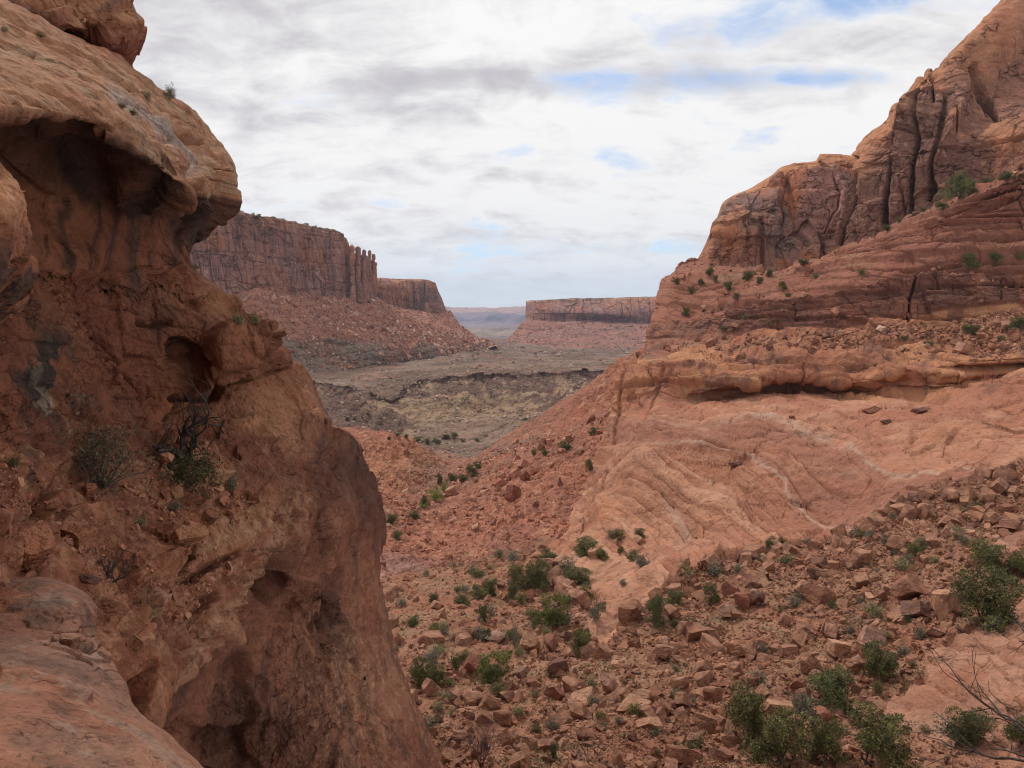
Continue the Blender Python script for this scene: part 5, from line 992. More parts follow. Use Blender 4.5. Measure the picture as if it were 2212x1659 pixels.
# ---- boulders one can point at
def boulder_mesh(seed, sub=3, planes=12, flat=.8):
    v = rock_shape(sub, seed, planes, True, flat); s = np.abs(v).max(0); v = v / s
    v = v + ICO[sub][0] * (strata(v[None], .22, .035, seed)[0][0])[:, None]
    return v
BM = []
for i in range(12):
    v = boulder_mesh(500 + i); cc = lerp(C3(.32, .16, .10), C3(.21, .10, .07), sstep(-.2, .3, fbm(v[None], .8, 4, 600 + i)[0])); cc = lerp(cc, C3(.42, .24, .155), sstep(.2, .9, v[:, 2]) * .0 + .5 * sstep(.1, .4, fbm(v[None], .5, 3, 620 + i)[0]))
    me = mesh_obj('boulder', v, ICO[3][1], M_bould, cc, smooth=False); BM.append(me.data); bpy.data.objects.remove(me)
def boulder(x, y, w, h, label, keys=('right', 'red'), kind=None, rz=None, tilt=(0, 0), group='boulders on the slope', depth=.8, col=None, shape=None, sub=3, P=None):
    if P is None: P, n = at(x, y + h * .32, keys)
    d = P[1]; W, Hh = px(w, d) / 2, px(h, d) / 2
    if col is not None or shape is not None:
        sd = 700 + int(x); v = boulder_mesh(sd, sub, 11) if shape is None else shape(sd)
        c0 = C3(*(col or (.44, .22, .14))); cc = lerp(c0, c0 * C3(.72, .68, .68), sstep(-.1, .3, fbm(v[None], .8, 4, sd)[0]))
        me = mesh_obj('boulder', v, ICO[sub][1], M_bould, cc, smooth=False).data; bpy.data.objects.remove(bpy.data.objects[-1]) if False else None
        o = [q for q in COL.objects if q.data is me][0]
    else:
        o = bpy.data.objects.new('boulder', BM[int(x * 7 + y) % 12]); COL.objects.link(o)
    o.location = (P[0], P[1], P[2] + Hh * .55); o.scale = (W * 1.05, W * depth, Hh * 1.1)
    o.rotation_euler = (R(tilt[0]), R(tilt[1]), R((x * 3.7) % 50 - 25) if rz is None else R(rz))
    o['label'] = label; o['category'] = 'boulder'; o['group'] = group
    return o
PALE_R = (.41, .22, .14); DARK_R = (.17, .085, .062); RED_R = (.27, .11, .075); MID_R = (.30, .145, .092)
hero = [
 (1958, 1268, 90, 66, 'largest dark block left of the pale leaning slab at right', MID_R, (0, 8)), (1972, 1318, 88, 46, 'lower dark block split off beneath the largest block at right', DARK_R, (0, 4)),
 (2040, 1300, 80, 96, 'pale smooth slab leaning left against the tall juniper', PALE_R, (10, -32)), (1941, 1168, 62, 44, 'brown overhanging block high on the rubble, right of centre', MID_R, (0, -6)),
 (1878, 1374, 84, 52, 'mottled purple-brown slab tipped to the left, below the split blocks', (.38, .21, .16), (0, 18)), (1758, 1240, 38, 30, 'dark cube-like boulder on top of a wider brown one', DARK_R, (0, 5)),
 (1770, 1282, 72, 48, 'wide brown boulder with a shadowed hollow, left of the split blocks', MID_R, (0, 8)), (1737, 1268, 46, 46, 'rounded buff boulder tucked behind the wide hollowed one', PALE_R, (0, 0)),
 (1603, 1294, 42, 50, 'left of two dark upright blocks under the slickrock', RED_R, (0, 0)), (1631, 1286, 38, 40, 'right of two dark upright blocks under the slickrock', DARK_R, (0, 10)),
 (1574, 1264, 50, 56, 'layered slab tilted right beside two dark upright blocks', MID_R, (0, -28)), (1569, 1320, 42, 38, 'round pale flaky boulder below the tilted layered slab', (.46, .28, .21), (0, 0)),
 (1506, 1362, 58, 42, 'squat brown boulder at the lower end of the slickrock tongue', MID_R, (0, 0)), (1488, 1280, 34, 40, 'brown block against the edge of the slickrock by a juniper', MID_R, (0, 12)),
 (1748, 1432, 48, 56, 'smooth pale upright boulder above the grey-green juniper', PALE_R, (0, -12)), (1846, 1432, 46, 46, 'pale squarish block left of the darkest juniper', PALE_R, (0, 12)),
 (1808, 1400, 52, 50, 'buff leaning slab between two pale blocks', (.46, .26, .17), (0, -25)), (1541, 1497, 44, 36, 'brown block at upper left of the big round juniper', MID_R, (0, 0)),
 (1719, 1486, 44, 44, 'brown faceted boulder left of the grey-green juniper', RED_R, (0, 14)), (1690, 1528, 68, 38, 'flat pale slab lying below and left of the grey-green juniper', PALE_R, (0, 0)),
 (1851, 1518, 46, 30, 'low red-brown boulder at the edge of the bare slab', RED_R, (0, 0)), (1770, 1540, 60, 34, 'red-brown ledge block under the grey-green juniper', RED_R, (0, -8)),
 (1490, 1628, 52, 46, 'rounded orange boulder at the bottom, left of the big round juniper', MID_R, (0, 0)), (1562, 1630, 54, 34, 'long low orange boulder on the bottom edge under the big round juniper', MID_R, (0, 0)),
 (1611, 1200, 46, 32, 'dark block in front of the two small junipers on the slickrock rim', DARK_R, (0, 8)), (1758, 1177, 36, 30, 'small brown boulder on the rim of the rubble by grey brush', MID_R, (0, 0)),
 (2085, 1150, 48, 18, 'flat pale slab high on the rubble near the right edge', PALE_R, (0, -8)), (1142, 1284, 30, 32, 'red pointed boulder between junipers in the centre', RED_R, (0, -20)),
 (1142, 1384, 48, 58, 'tall buff boulder standing in the lower centre', (.46, .255, .165), (0, 0)), (1074, 1374, 46, 28, 'tilted grey-brown slab beside a small juniper', (.40, .24, .18), (0, -18)),
 (1011, 1370, 34, 38, 'brown upright boulder left of the tilted grey-brown slab', MID_R, (0, 10)), (1020, 1432, 38, 44, 'dark red boulder against the left side of a big juniper', RED_R, (0, 18)),
 (1201, 1438, 46, 30, 'dark square-topped block below the slickrock tongue', DARK_R, (0, -8)), (1087, 1548, 52, 40, 'broad flat-topped boulder in the bottom centre beside the footpath', MID_R, (0, 6)),
 (1094, 1596, 38, 38, 'tilted boulder just below the broad flat-topped one', MID_R, (0, -28)), (1047, 1506, 30, 34, 'right of two brown boulders touching, lower centre', MID_R, (0, -12)),
 (1022, 1502, 40, 36, 'left of two brown boulders touching, lower centre', DARK_R, (0, 0)), (1204, 1496, 34, 34, 'upright brown block in the lower centre above a long leaning slab', RED_R, (0, 0)),
 (1250, 1508, 76, 46, 'long buff slab leaning on rubble in the lower centre', (.45, .25, .165), (0, -22)), (1313, 1476, 44, 68, 'steeply tilted streaked slab in the lower centre', (.42, .245, .18), (0, -38)),
 (1366, 1522, 76, 42, 'broad pale boulder right of the steep streaked slab', PALE_R, (0, -6)), (1361, 1318, 60, 50, 'brown block on the edge of the slickrock tongue beside a juniper', MID_R, (0, 0)),
 (1257, 1584, 42, 38, 'brown boulder near the bottom, below the long buff slab', MID_R, (0, -16)), (1337, 1634, 30, 58, 'narrow standing stone on the bottom edge', PALE_R, (0, 0)),
 (1456, 1628, 50, 50, 'orange block on the bottom edge left of a rounded boulder', MID_R, (0, 12)), (986, 1598, 28, 28, 'small dark boulder at the foot of the left cliff', DARK_R, (0, 0)),
 (940, 1552, 30, 26, 'small dark boulder leaning on the left cliff foot', DARK_R, (0, 16)), (1280, 1198, 34, 24, 'buff boulder among junipers at the foot of the slickrock', PALE_R, (0, 0)),
 (1213, 1207, 38, 20, 'pale flat boulder below the slickrock edge, between junipers', PALE_R, (0, -8)), (943, 1306, 30, 22, 'pale boulder on the slope right of the left cliff', PALE_R, (0, 0)),
 (1380, 1166, 28, 24, 'pale boulder on the slickrock under the topmost small juniper', PALE_R, (0, -12)), (1430, 1530, 40, 50, 'upright brown slab in rubble right of the broad pale boulder', MID_R, (0, 6)),
 (1400, 1560, 60, 30, 'cracked pale slab lying in the bottom rubble', PALE_R, (0, 0)), (1385, 1500, 50, 34, 'rounded buff boulder above the broad pale one', (.45, .26, .17), (0, 0))]
for (x, y, w, h, lb, cl, tl) in hero: boulder(x, y, w, h, lb, col=cl, tilt=tl, group='boulders on the rubble slope')
for (x, y, w, h, lb, cl, tl) in [(2075, 750, 34, 30, 'pinkish boulder on the bench under the right-hand ledges', (.42, .22, .16), (0, -20)), (1903, 708, 24, 20, 'pale egg-shaped boulder on the bench under the cliff band', (.52, .33, .23), (0, -18)),
  (1588, 1001, 34, 11, 'lone dark flat rock lying on the slickrock', DARK_R, (0, -8)), (1708, 897, 14, 8, 'small stone at the upper end of the white vein', MID_R, (0, 0)), (1914, 910, 22, 12, 'dark stone below the patch of flakes on the slickrock', DARK_R, (0, -14)), (1880, 882, 40, 14, 'low heap-like ledge of loose flakes on the slickrock', MID_R, (0, -10)), (1985, 886, 44, 10, 'thin brown flake patch at right on the slickrock', DARK_R, (0, -4)),
  (1532, 742, 22, 20, 'brown boulder on the ledge at the left end of the bench', MID_R, (0, -20)), (1134, 1024, 26, 20, 'dark block in the boulder heap on the red slope', RED_R, (0, 0)), (1104, 1062, 42, 42, 'largest block below the boulder heap on the red slope', RED_R, (0, 0)),
  (1110, 1020, 36, 24, 'flat-topped block in the middle of the boulder heap', (.38, .17, .12), (0, -8)), (1128, 1000, 28, 22, 'pale block at the top of the boulder heap', (.46, .24, .165), (0, 0)), (1166, 963, 18, 20, 'rounded boulder above the heap on the red slope', MID_R, (0, 0)), (1229, 948, 24, 18, 'upper rounded boulder by a dark juniper on the red slope', MID_R, (0, 0)), (976, 1055, 30, 22, 'pale wedge boulder above the bright green shrub', (.45, .23, .15), (0, -25))]:
    boulder(x, y, w, h, lb, col=cl, tilt=tl, group='boulders on the red slope and ledges')
LK = ('left', 'cap', 'fore')
for (x, y, w, h, lb, cl, tl, k) in [(52, 1180, 130, 100, 'cracked orange boulder at the left edge behind the near rim', (.44, .19, .11), (0, 6), ('left',)), (163, 1150, 84, 56, 'faceted orange boulder on the debris terrace below the bush', (.44, .19, .105), (0, -18), ('left',)),
  (392, 1152, 100, 48, 'large smooth orange boulder on the terrace below the dead tree', (.48, .23, .125), (0, -16), ('left',)), (470, 1032, 74, 38, 'angular slab leaning out beside the dead tree', (.50, .27, .17), (0, -18), ('left',)),
  (448, 1062, 40, 24, 'small block under the angular slab', (.44, .22, .13), (0, 0), ('left',)), (377, 1060, 46, 28, 'pale oval rock beside the low green shrub', (.48, .26, .15), (0, 22), ('left',)), (196, 1246, 48, 18, 'flat purple-grey stone near the bare shrub', (.27, .145, .12), (0, 16), ('left',)),
  (335, 1290, 76, 54, 'blunt grey-orange block wedged above the cliff', (.42, .23, .15), (0, 0), ('left',)), (292, 1385, 44, 46, 'tan block in the gap beside the near rim', (.46, .24, .13), (0, 0), ('left',)), (318, 1410, 34, 30, 'brown block jammed in the gap below the tan one', (.38, .17, .10), (0, 20), ('left',)),
  (150, 1384, 56, 30, 'small square block resting on the near rim', (.45, .25, .165), (0, 5), ('fore',)), (500, 690, 58, 0.1, '', None, (0, 0), ('left',)), (545, 720, 0, 0, '', None, (0, 0), ('left',)),
  (450, 1110, 34, 30, 'rough block right of the large smooth boulder', (.38, .17, .10), (0, 0), ('left',)), (610, 720, 40, 24, 'dark block poking out beyond the rounded buttress', (.33, .16, .10), (0, 0), ('left',)), (590, 700, 30, 22, 'brown stone on the skyline of the left ridge', (.36, .18, .11), (0, 0), ('left',))]:
    if not lb: continue
    boulder(x, y, w, h, lb, keys=k, col=cl, tilt=tl, group='rocks on the left terrace', sub=4)
# debris on the left terrace
Vl, Hl = LAND['left']
tm = sstep(-10, 25, below(Hl, [(-300, 990), (0, 990), (200, 1040), (330, 1000), (400, 980), (520, 1020), (560, 1080), (620, 1150)])) * sstep(10, -10, below(Hl, [(-300, 1300), (0, 1300), (200, 1330), (333, 1400), (430, 1330), (500, 1230), (620, 1120)]))
P5, S5 = scatter('left', tm * sstep(-.2, .3, fbm(Vl, 1.5, 3, 321)), 2600, 322, 2.0, 1.8, 16, 0)
rubble('rubble', P5, S5, rock_cols(len(P5), rng, [(.44, .19, .11), (.36, .145, .09), (.48, .25, .15), (.30, .14, .10)]), M_bould, 'small orange stones littering the left terrace', 323, .5, flat=(.3, .8))
# the remaining large stones, each its own object
for j, i in enumerate(bigi):
    P = P1[i]; x, y = proj(P); w = vis[i] / K
    zone = ('in the rubble along the bottom edge' if y > 1560 else 'in the rubble field at lower right' if x > 1500 else 'in the rubble of the lower centre' if x > 1150 else 'in the rubble below the left cliff') if y > 1330 else ('high in the rubble at right' if x > 1500 else 'on the juniper slope in the centre')
    sz = 'medium' if w > 34 else 'small'
    o = boulder(float(x), float(y), w * rng.uniform(.9, 1.25), w * rng.uniform(.6, .95), '%s brown angular boulder %s' % (sz, zone), P=P, tilt=(rng.uniform(-20, 20), rng.uniform(-30, 30)), group='brown boulders ' + zone, rz=rng.uniform(0, 360))
# ================================================================== plants
def leaf_mat(name, k=1.0):
    m = bpy.data.materials.new(name); m.use_nodes = True; m.node_tree.nodes.clear(); n = N(m.node_tree)
    at_ = n.new('ShaderNodeAttribute', attribute_name='Col').outputs['Color']; co = n.new('ShaderNodeTexCoord').outputs['Object']
    v = n.ramp(n.noise(co, 3.0, 4, .6), .3, .7, .65, 1.35, False); c = n.mix(1.0, at_, n.comb(v, v, v), 'MULTIPLY')
    p = n.new('ShaderNodeBsdfPrincipled'); n.l.new(c, p.inputs['Base Color']); p.inputs['Roughness'].default_value = .85; p.inputs['Specular IOR Level'].default_value = .15
    o = n.new('ShaderNodeOutputMaterial'); n.l.new(p.outputs[0], o.inputs[0]); return m
M_leaf = leaf_mat('foliage'); M_bark = rock_mat('bark', .12, .8, .35)
class Tubes:
    def __init__(s): s.V = []; s.F = []; s.C = []; s.n = 0
    def tube(s, pts, rad, col, k=5):
        pts = np.array(pts, float); t = np.gradient(pts, axis=0); t /= np.linalg.norm(t, axis=1, keepdims=True) + 1e-9
        a = np.cross(t, [0.3, 0.2, 1.0]); a /= np.linalg.norm(a, axis=1, keepdims=True) + 1e-9; b = np.cross(t, a); an = np.arange(k) / k * 2 * math.pi
        P = pts[:, None] + np.asarray(rad)[:, None, None] * (a[:, None] * np.cos(an)[None, :, None] + b[:, None] * np.sin(an)[None, :, None])
        m = len(pts); i = np.arange(m - 1)[:, None] * k + np.arange(k)[None]; j = np.arange(m - 1)[:, None] * k + (np.arange(k) + 1)[None] % k
        f = np.stack([i, j, j + k, i + k], -1).reshape(-1, 4) + s.n
        s.V.append(P.reshape(-1, 3)); s.F.append(f); s.C.append(np.tile(col, (m * k, 1))); s.n += m * k
    def build(s, name, mat, parent=None): return mesh_obj(name, np.concatenate(s.V), np.concatenate(s.F), mat, np.concatenate(s.C), parent=parent)
def grow(T, r, p, d, L, rad, depth, col, tips, wob=.35, split=(2, 3), up=.15, sh=.68):
    n = 6; pts = [p]; q = np.array(p, float); d = np.array(d, float)
    for i in range(n):
        d = d + r.normal(size=3) * wob * .4 + np.array([0, 0, up * .3]); d /= np.linalg.norm(d); q = q + d * L / n; pts.append(q.copy())
    T.tube(pts, np.linspace(rad, rad * .55, n + 1), col, 6 if depth > 2 else (4 if depth > 0 else 3))
    if depth == 0: tips.append((q.copy(), d.copy())); return
    for _ in range(r.integers(split[0], split[1] + 1)):
        nd = d + r.normal(size=3) * .75; nd[2] += up; nd /= np.linalg.norm(nd)
        k = r.integers(3, n + 1); grow(T, r, pts[k], nd, L * sh * r.uniform(.8, 1.15), rad * .55, depth - 1, col, tips, wob, split, up, sh)
    if depth <= 2: tips.append((q.copy(), d.copy()))
def leaves(cl, r, size, cols, per, spread, elong=1.0, upb=.3):
    """small leafy sprays round the listed centres: position, clump radius"""
    cl = np.array(cl, float); n = len(cl); c = np.repeat(cl[:, :3], per, 0); rr = np.repeat(cl[:, 3], per)
    d = r.normal(size=(n * per, 3)); d /= np.linalg.norm(d, axis=1, keepdims=True); d[:, 2] = d[:, 2] * .8 + upb * .3
    pos = c + d * (rr * r.random(n * per) ** .45 * spread)[:, None]
    a = d + r.normal(size=d.shape) * .55; a[:, 2] += upb; a /= np.linalg.norm(a, axis=1, keepdims=True); b = np.cross(a, r.normal(size=d.shape)); b /= np.linalg.norm(b, axis=1, keepdims=True)
    s = size * r.uniform(.6, 1.4, n * per)[:, None]
    q = np.stack([pos - b * s * .5, pos + a * s * elong * .6 - b * s * .22, pos + a * s * elong * 1.2, pos + a * s * elong * .6 + b * s * .5], 1)
    cols = np.array(cols); ci = np.repeat(r.integers(0, len(cols), n), per); cc = cols[ci] * r.uniform(.75, 1.25, (n * per, 1))
    return q.reshape(-1, 3), np.arange(n * per * 4).reshape(-1, 4), np.repeat(cc, 4, 0)
GREEN = [(.095, .105, .036), (.125, .135, .05), (.06, .072, .03), (.15, .15, .065), (.10, .10, .052)]
def crown_parts(seed, kind='juniper'):
    r = np.random.default_rng(seed); T = Tubes(); tips = []
    for k in range(r.integers(2, 5)):
        a = r.uniform(0, 6.28); grow(T, r, (r.normal() * .03, r.normal() * .03, -.05), (math.cos(a) * .45, math.sin(a) * .45, .8), .34, .035, 3, (.13, .10, .08), tips, .45, (2, 3), .22)
    cl = []
    lobes = [(r.uniform(-.3, .3), r.uniform(-.3, .3), r.uniform(.3, .78), r.uniform(.11, .22)) for _ in range(r.integers(8, 12))] + [(r.uniform(-.38, .38), r.uniform(-.38, .38), r.uniform(.12, .3), r.uniform(.12, .2)) for _ in range(5)]
    for (a, b, h, q) in lobes:
        for _ in range(int(42 * q / .17)):
            d = r.normal(size=3); d /= np.linalg.norm(d); cl.append((a + d[0] * q * r.uniform(.6, 1.05), b + d[1] * q * r.uniform(.6, 1.05), max(.06, h + d[2] * q * .85), r.uniform(.035, .06)))
    for p, d in tips: cl.append((p[0], p[1], p[2], .05))
    m = np.array(cl); m[:, :2] *= .5 / np.percentile(np.abs(m[:, :2]), 97); m[:, 2] *= 1 / np.percentile(m[:, 2], 99)
    gs_ = np.array(GREEN) * r.uniform(.95, 1.3) * np.array([r.uniform(.95, 1.2), 1, r.uniform(.7, 1.05)])
    return T, leaves(m, r, .028, gs_, 12, 1.15, 1.6)
JP = []
for i in range(6):
    T, (lv, lf, lc) = crown_parts(900 + i)
    t = T.build('trunk', M_bark); c = mesh_obj('crown', lv, lf, M_leaf, lc, smooth=False); JP.append((t.data, c.data))
    bpy.data.objects.remove(t); bpy.data.objects.remove(c)
def juniper(x0, y0, x1, y1, label, keys=('right', 'red'), group=None, i=None, kind='juniper'):
    P, n = at((x0 + x1) / 2, y1 - (y1 - y0) * .08, keys); d = P[1]; w, h = px(x1 - x0, d) * .92, px(y1 - y0, d) * .97
    t = thing('juniper', label, kind, (P[0], P[1] + .0, P[2] - h * .02), rnd.uniform(0, 6.28), group, (w * 1.02, w * 1.02, h))
    a, b = JP[(int(x0 + y0) if i is None else i) % 6]
    for nm, me in (('trunk', a), ('crown', b)):
        o = bpy.data.objects.new(nm, me); COL.objects.link(o); o.parent = t
    return t
JL = [
 (1551, 1489, 1655, 1612, 'big round juniper near the bottom edge, left of the bare slab'), (1731, 1449, 1848, 1536, 'wide grey-green juniper between pale boulders and the bare slab'), (1860, 1394, 1938, 1471, 'darkest juniper, two-lobed, on the upper edge of the bare slab'),
 (2088, 1174, 2178, 1246, 'upper one of two stacked junipers at the right edge'), (2066, 1236, 2190, 1368, 'large loose juniper beside the pale leaning slab'), (2185, 1196, 2245, 1242, 'juniper cut by the right edge, highest on the rubble'),
 (2055, 1529, 2138, 1610, 'pointed juniper standing alone on the bare slab at lower right'), (1821, 1561, 1965, 1690, 'broadest juniper of the clump on the bottom edge'), (1741, 1563, 1825, 1670, 'open middle juniper of the bottom clump with visible stems'),
 (1635, 1585, 1762, 1710, 'low leftmost juniper of the bottom clump'), (2195, 1540, 2260, 1610, 'sliver of a juniper at the right edge of the bare slab'), (1513, 1263, 1548, 1305, 'small juniper where the slickrock meets the rubble, left of the dark blocks'),
 (1645, 1163, 1680, 1200, 'larger of two small junipers on the slickrock rim'), (1681, 1160, 1706, 1180, 'smaller of two small junipers on the slickrock rim'),
 (881, 1426, 926, 1486, 'left one of two big junipers touching at the foot of the left cliff'), (915, 1433, 962, 1489, 'right one of two big junipers touching at the foot of the left cliff'), (1029, 1406, 1108, 1472, 'big spreading juniper in the lower centre beside a dark red boulder'),
 (1164, 1283, 1234, 1358, 'tallest juniper in the centre of the slope'), (1134, 1333, 1166, 1356, 'low juniper against the left foot of the tallest one'), (1387, 1289, 1436, 1354, 'open juniper at the tip side of the slickrock tongue'), (1434, 1276, 1476, 1308, 'grey-green juniper by blocks along the slickrock edge'),
 (1231, 1359, 1283, 1411, 'round juniper under the slickrock tongue'), (1036, 1358, 1058, 1388, 'small juniper on the left of a tilted grey slab'), (924, 1343, 952, 1368, 'small juniper alone on gravel, near the left cliff'), (877, 1328, 905, 1354, 'small juniper closest to the edge of the left cliff'),
 (926, 1278, 947, 1300, 'tiny round juniper above pale boulders on the left of the slope'), (984, 1279, 1020, 1310, 'juniper left of centre over an orange gravel strip'), (1026, 1304, 1050, 1337, 'upright small juniper below the gravel strip'), (1036, 1252, 1072, 1288, 'dense juniper left of a cluster of large ones'),
 (1019, 1261, 1036, 1277, 'tiny bush-like juniper touching a dense one'), (1092, 1222, 1136, 1264, 'ragged juniper, left of the two largest on the upper slope'), (1134, 1214, 1188, 1274, 'biggest juniper of the upper slope cluster'), (1090, 1262, 1118, 1300, 'narrow upright juniper under the ragged one'),
 (1220, 1230, 1276, 1264, 'wide open juniper right of the upper cluster'), (1251, 1262, 1280, 1294, 'round juniper against the foot of the slickrock tongue'), (1164, 1188, 1206, 1217, 'juniper where the red slope meets the slickrock foot'), (1238, 1160, 1298, 1197, 'double-headed juniper on the slickrock foot'),
 (1290, 1183, 1318, 1210, 'dense juniper just below the double-headed one'), (1323, 1147, 1350, 1167, 'small juniper higher on the slickrock'), (1370, 1140, 1392, 1160, 'highest small juniper on the slickrock bowl'), (1350, 1185, 1376, 1208, 'juniper in brush on the slickrock, right of the dense one'), (1337, 1178, 1354, 1198, 'tiny juniper in brush on the slickrock'),
 (836, 1110, 862, 1130, 'upper one of two junipers by the left cliff edge, mid slope'), (845, 1145, 872, 1164, 'lower one of two junipers by the left cliff edge, mid slope'), (884, 1104, 909, 1121, 'juniper in the gully below the bright green shrub'), (1184, 1602, 1206, 1638, 'small dark juniper on the bottom edge, centre'),
 (1007, 1003, 1032, 1030, 'dark juniper above the gully, largest of its row'), (1026, 995, 1042, 1012, 'juniper topping the row above the gully'), (970, 1019, 992, 1040, 'middle juniper of the row above the gully'), (990, 1026, 1011, 1042, 'juniper right of the middle one in the gully row'), (946, 1024, 960, 1047, 'narrow juniper at the lower end of the gully row'),
 (908, 1067, 928, 1094, 'round dark juniper left of the bright green shrub'), (1203, 953, 1236, 972, 'spreading juniper on the boulder heap of the red slope'), (1147, 970, 1159, 985, 'small juniper beside boulders on the red slope'), (1166, 971, 1182, 986, 'small juniper right of its neighbour on the red slope'), (1262, 992, 1280, 1018, 'dark juniper close under the left edge of the slickrock'),
 (1272, 922, 1306, 936, 'low wide juniper high on the red slope'),
 (2037, 376, 2100, 434, 'lone dark pinyon on the high ledge against the great cliff'), (2018, 436, 2042, 454, 'small juniper left of the lone pinyon on the high ledge'), (2078, 548, 2109, 582, 'dark juniper on the upper ledges at right'), (2134, 548, 2166, 572, 'pale green bush-like juniper on the upper ledges near the right edge'),
 (1679, 611, 1698, 629, 'small juniper on the strata under the square buttress'), (1720, 560, 1748, 572, 'flat juniper at the foot of the square buttress'), (2078, 700, 2098, 722, 'left of two junipers on the bench below the cliff band'), (2096, 704, 2116, 724, 'right of two junipers on the bench below the cliff band'),
 (2184, 690, 2216, 718, 'juniper on the bench at the right edge'), (1470, 664, 1489, 681, 'juniper at the left end of the cliff band'), (2158, 375, 2192, 395, 'low juniper on the high ledge near the right edge'), (1905, 486, 1925, 500, 'tiny juniper at the foot of the great cliff')]
for j in JL: juniper(*j)
for (x, y, s) in [(1535, 590, 11), (1545, 603, 9), (1573, 617, 11), (1616, 600, 12), (1512, 612, 9), (1590, 640, 9), (1460, 610, 8), (1640, 606, 9), (1495, 628, 9), (1660, 590, 9)]:
    juniper(x - s, y - s, x + s * .6, y + s * .6, 'tiny juniper dotting the strata under the square buttress', group='junipers under the square buttress')
for (x, y, s) in [(965, 943, 9), (985, 941, 9), (945, 953, 10), (905, 950, 8), (925, 951, 8), (880, 943, 6), (1000, 948, 6), (860, 938, 6), (795, 893, 5), (770, 900, 5), (1030, 950, 6), (842, 945, 6), (750, 905, 5)]:
    juniper(x - s, y - s * .7, x + s, y + s * .5, 'tiny dark juniper along the wash in the valley', ('valley', 'red'), 'junipers along the wash')
for k, (x, y) in enumerate([(480, 459), (500, 461), (520, 463), (545, 467), (560, 470), (590, 475), (612, 479), (640, 485), (662, 489), (680, 494)]):
    P = unproj(x, y - .2, float(np.interp(x, [420, 494, 565, 659, 735], [865, 890, 925, 1005, 1085])) + 14)
    t = thing('juniper', 'tiny juniper on the skyline of the left mesa', 'juniper', tuple(P - np.array([0, 0, 1.5])), k, 'junipers on the mesa rim', (5.5, 5.5, 5.5))
    o = bpy.data.objects.new('crown', JP[k % 6][1]); COL.objects.link(o); o.parent = t
# ---- desert shrubs
SHC = {'grey': [(.20, .18, .125), (.16, .145, .10), (.25, .22, .16)], 'green': [(.15, .14, .055), (.115, .11, .045), (.18, .16, .07)], 'straw': [(.32, .27, .15), (.26, .23, .12), (.22, .2, .11)], 'lime': [(.22, .26, .05), (.17, .21, .045), (.26, .28, .07)]}
SP = {}
for kn, cs in SHC.items():
    SP[kn] = []
    for i in range(3):
        r = np.random.default_rng(950 + i + len(kn) * 10); T = Tubes(); tips = []
        for k in range(9): a = r.uniform(0, 6.28); e = r.uniform(.3, 1.2); grow(T, r, (0, 0, 0), (math.cos(a), math.sin(a), e), .4, .012, 1, (.16, .13, .11), tips, .3, (2, 3), .1)
        cl = [(r.normal() * .2, r.normal() * .2, abs(r.normal()) * .28 + .12, .13) for _ in range(70)]
        lv, lf, lc = leaves(cl, r, .05, cs, 14, 1.1, 1.8, .7); s1 = T.build('stems', M_bark); s2 = mesh_obj('foliage', lv, lf, M_leaf, lc, smooth=False); SP[kn].append((s1.data, s2.data)); bpy.data.objects.remove(s1); bpy.data.objects.remove(s2)
def shrub(x, y, w, h, kn, label, group=None, keys=('right', 'red'), P=None):
    if P is None: P, n = at(x, y, keys)
    d = P[1]; W, Hh = px(w, d), px(h, d)
    t = thing('shrub', label, 'shrub', (P[0], P[1], P[2] - Hh * .04), rnd.uniform(0, 6), group, (W, W, Hh * 1.3))
    for nm, me in zip(('stems', 'foliage'), SP[kn][int(x + y) % 3]): o = bpy.data.objects.new(nm, me); COL.objects.link(o); o.parent = t
